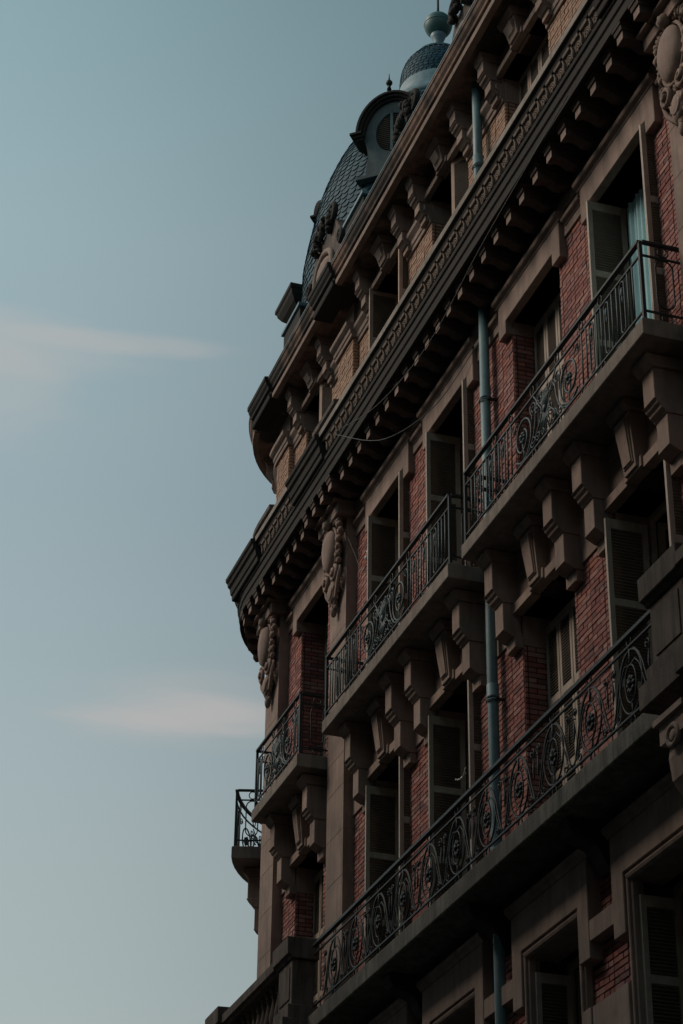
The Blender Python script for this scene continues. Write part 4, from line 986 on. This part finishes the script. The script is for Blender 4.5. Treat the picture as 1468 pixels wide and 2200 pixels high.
# stone roof dormers with carved crests standing behind the gutter
def lucarne(c, zt, hw=0.55):
    be = -0.07; zb = 17.9; G = lambda: MB(fn=Gw)
    k = hw; q = G()
    body = [(c - 1.45*k, zb), (c - 1.45*k, zb + 0.35), (c - 1.30*k, zb + 0.5), (c - 1.18*k, zt - 1.25), (c - 1.02*k, zt - 0.8), (c - 0.62*k, zt - 0.42), (c + 0.62*k, zt - 0.42), (c + 1.02*k, zt - 0.8), (c + 1.18*k, zt - 1.25), (c + 1.30*k, zb + 0.5), (c + 1.45*k, zb + 0.35), (c + 1.45*k, zb)]
    q.prism(body, be - 0.5, be); D = part('roof_dormer', q, M['stone_dirty'], B, 0.008)
    q = G(); zc = zt - 1.25
    q.tube([(c + 0.62*k*cos(x), be + 0.03, zc + 0.42*sin(x)) for x in [2*pi*i/28 for i in range(28)]], 0.05, 7, closed=True); part('moulding', q, M['stone'], D)
    q = G(); q.blob((c, be - 0.02, zc), 0.52*k, 0.14, 0.37, 16, 12); part('oval_shield', q, M['stone'], D)
    for sx in (-1, 1):
        q = G(); q.tube([(c + sx*x, be + 0.02, z) for x, _, z in spiral(0.50*k, zt - 0.25, 0.17, 0.03, -pi/2, 1.5, 24)], 0.045, 6); part('volute', q, M['stone_sooty_shaded'], D)
        q = G(); q.tube([(c + sx*x, be + 0.02, z) for x, _, z in spiral(1.08*k, zt - 0.98, 0.13, 0.03, -pi/2, 1.4, 22)], 0.04, 6); part('volute', q, M['stone_sooty_shaded'], D)
    q = G()
    for i in range(26):
        a = random.uniform(-1, 1); q.blob((c + a*0.55*k, be + 0.05 + random.uniform(-.03, .05), zt - 0.10 - 0.32*abs(a) + random.uniform(-.22, .02)), random.uniform(.04, .07), 0.06, random.uniform(.05, .09), 6, 5, tilt=-a, jit=0.18)
    o = part('carved_crest', q, M['stone_sooty_shaded'], D); o['kind'] = 'stuff'
    return D
for c, zt, k in ((25.05, 20.45, 0.70), (21.35, 19.72, 0.52), (19.22, 20.0, 0.52), (14.6, 20.1, 0.55), (11.4, 20.1, 0.55)): lucarne(c, zt, k)
# zinc-capped blocks behind the gutter over the pilasters
for y0, y1, zt in ((23.02, 23.92, 19.36), (26.1, 27.05, 19.46)):
    q = MB(fn=Gw); q.box(y0 + 0.04, y1 - 0.04, -0.55, 0.0, 17.9, zt - 0.06); D = part('parapet_block', q, M['stone_sooty_shaded'], B, 0.006)
    q = MB(fn=Gw); q.box(y0, y1, -0.6, 0.035, zt - 0.06, zt); part('zinc_cap', q, M['zinc'], D, 0.004)
# chimney with a flared cap beyond the dome
x0_, x1_, y0_, y1_ = 8.41, 9.1, 28.45, 28.9
q = MB(); vs = [(x, y, z + H0) for z in (18.0, 21.02) for x, y in ((x0_, y0_), (x1_, y0_), (x1_, y1_), (x0_, y1_))]; q.raw(vs, [[0, 1, 5, 4], [1, 2, 6, 5], [2, 3, 7, 6], [3, 0, 4, 7], [4, 5, 6, 7]])
CH_ = part('chimney', q, M['stone_sooty_shaded'], B, 0.008)
q = MB(); lv = [(0.0, 20.70), (0.02, 20.72), (0.02, 20.98), (0.015, 21.0), (0.06, 21.06), (0.14, 21.14), (0.20, 21.24), (0.215, 21.30), (0.24, 21.33), (0.24, 21.40)]
vs = []; fs = []
for g_, z in lv: vs += [(x0_ - g_, y0_ - g_, z + H0), (x1_ + g_, y0_ - g_, z + H0), (x1_ + g_, y1_ + g_, z + H0), (x0_ - g_, y1_ + g_, z + H0)]
for i in range(len(lv) - 1):
    for k in range(4): fs.append([4*i + k, 4*i + (k + 1) % 4, 4*i + 4 + (k + 1) % 4, 4*i + 4 + k])
fs.append([4*(len(lv) - 1) + k for k in range(4)]); fs.append([3, 2, 1, 0]); q.raw(vs, fs); part('chimney_cap', q, M['stone_sooty_shaded'], CH_, 0.004)

# ------------------------------------------------------------------ drainpipe
PS, PE, PR = 16.90, 0.105, 0.058
DP = thing('drainpipe', 'long green zinc drainpipe running down the brick pier, behind the balconies', 'drainpipe', (WX - PE, gs(PS), 0))
q = MB(); q.tube([(PS, PE, -2.2), (PS, PE, 3.0), (PS, PE, 5.6), (PS, PE, 9.0), (PS, PE, 12.84)], PR, 16); part('pipe', q, M['pipe'], DP)
q = MB(); q.tube([(PS, 0.12, 13.68), (PS, 0.12, 15.0), (PS, 0.12, 16.2)], PR, 16); part('upper_pipe', q, M['pipe'], DP)
for z, e in ((11.62, PE), (8.02, PE), (4.5, PE), (14.95, 0.12), (6.3, PE)):
    q = MB(); q.lathe((PS, e, z), [(PR + 0.003, -0.08), (PR + 0.012, -0.075), (PR + 0.012, -0.05), (PR + 0.005, -0.045), (PR + 0.007, 0.08), (PR + 0.002, 0.085)], 16)
    q.tube([(PS + (PR + 0.014)*cos(x), e + (PR + 0.014)*sin(x), z - 0.10) for x in [2*pi*i/16 for i in range(16)]], 0.009, 5, closed=True)
    part('collar', q, M['pipe'], DP)
    q = MB(); q.box(PS - PR - 0.03, PS - PR - 0.005, 0.0, e, z - 0.115, z - 0.09); part('bracket', q, M['iron'], DP)

# ------------------------------------------------------------------ cables
def cable(pts, r, label, group=None, n=26):
    P = [F(*p) for p in pts]; out = []
    for i in range(n + 1):
        t_ = i/n*(len(P) - 1); k = min(int(t_), len(P) - 2); u = t_ - k
        p0, p1, p2, p3 = P[max(k - 1, 0)], P[k], P[k + 1], P[min(k + 2, len(P) - 1)]
        out.append(0.5*((2*p1) + (p2 - p0)*u + (2*p0 - 5*p1 + 4*p2 - p3)*u*u + (3*p1 - p0 - 3*p2 + p3)*u*u*u))
    q = MB(); q.tube(out, r, 5, world=True); o = part('cable', q, M['cable'], None); tag(o, label, 'cable', group); return o
cable([(20.50, 0.72, 13.10), (19.0, 0.66, 12.62), (17.3, 0.62, 12.45), (15.6, 0.60, 12.72), (13.4, 0.60, 12.90)], 0.0055, 'upper thin grey cable hanging in front of the cornice brackets, running up to the right', 'thin cables slung along the facade')
cable([(20.50, 0.70, 13.05), (19.4, 0.45, 12.40), (18.2, 0.22, 12.22), (17.1, 0.10, 12.42), (16.97, 0.10, 12.36)], 0.0055, 'lower slack grey cable looping below the cornice brackets to the drainpipe', 'thin cables slung along the facade')
cable([(21.9, 0.20, 12.60), (21.60, 0.10, 12.0), (21.38, 0.06, 11.62), (21.20, 0.04, 11.70)], 0.0055, 'short cable dropping from the carved cartouche to white insulators', 'thin cables slung along the facade')
tw = MB(); tw.tube([(17.66, 0.12, 7.50), (17.74, 0.11, 7.455), (17.82, 0.10, 7.45), (17.90, 0.10, 7.462), (18.0, 0.10, 7.50)], 0.006, 5)
for a_, z_ in ((17.72, 7.46), (17.80, 7.45), (17.84, 7.455), (17.91, 7.465), (17.99, 7.495)): tw.blob((a_, 0.10, z_), 0.018, 0.014, 0.013, 6, 5, jit=0.2)
tag(part('twig', tw, M['porcelain'], None), 'thin pale twig beside the open shutter above the long balcony', 'twig')
ins = thing('insulator', 'pair of small white insulators on brick beside an open shutter', 'insulator', F(21.15, 0.03, 11.72))
for k in range(2):
    q = MB(); q.blob((21.12 + 0.07*k, 0.06, 11.76 - 0.05*k), 0.03, 0.03, 0.04, 8, 6); q.tube([(21.12 + 0.07*k, 0.0, 11.76 - 0.05*k), (21.12 + 0.07*k, 0.06, 11.76 - 0.05*k)], 0.008, 5); part('porcelain_knob', q, M['porcelain'], ins)

# ------------------------------------------------------------------ house on the other side of the street (unseen behind the camera; its height is set to shade the lower storeys)
O = thing('town_house', 'unseen plain plastered town house row on the opposite side of the street', 'building', (-7, 10, 0))
q = MB(); x0 = -7.0
def wbox(q, a, b_, c, d, e, f): q.raw([(a, c, e), (b_, c, e), (b_, d, e), (a, d, e), (a, c, f), (b_, c, f), (b_, d, f), (a, d, f)], [[0, 1, 5, 4], [1, 2, 6, 5], [2, 3, 7, 6], [3, 0, 4, 7], [4, 5, 6, 7], [3, 2, 1, 0]])
HB = 23.0
wbox(q, -17, x0, -14, 44, 0, HB); W_ = part('wall', q, M['plaster'], O)
q = MB(); wbox(q, -17.2, x0 + 0.5, -14.2, 44.2, HB, HB + 0.4); part('cornice', q, M['plaster'], O)
q = MB(); q.raw([(-17, -14, HB + .4), (x0 + .2, -14, HB + .4), (x0 + .2, 44, HB + .4), (-17, 44, HB + .4), (-14.5, -14, HB + 2.2), (-9.5, -14, HB + 2.2), (-9.5, 44, HB + 2.2), (-14.5, 44, HB + 2.2)], [[0, 1, 5, 4], [1, 2, 6, 5], [2, 3, 7, 6], [3, 0, 4, 7], [4, 5, 6, 7]]); part('roof', q, M['slate'], O)
for fl in range(7):
    for k in range(21):
        y = -12 + 2.7*k; z = 1.0 + fl*3.1
        q = MB(); wbox(q, x0 - 0.02, x0 + 0.05, y, y + 1.2, z, z + 1.9); w_ = part('window', q, M['frame'], O)
        q = MB(); wbox(q, x0 + 0.05, x0 + 0.06, y + .07, y + .57, z + .07, z + 1.83); wbox(q, x0 + 0.05, x0 + 0.06, y + .63, y + 1.13, z + .07, z + 1.83); part('pane', q, M['dglass'], w_)
print('objects', len(bpy.data.objects), 'bricks', len(bricks))
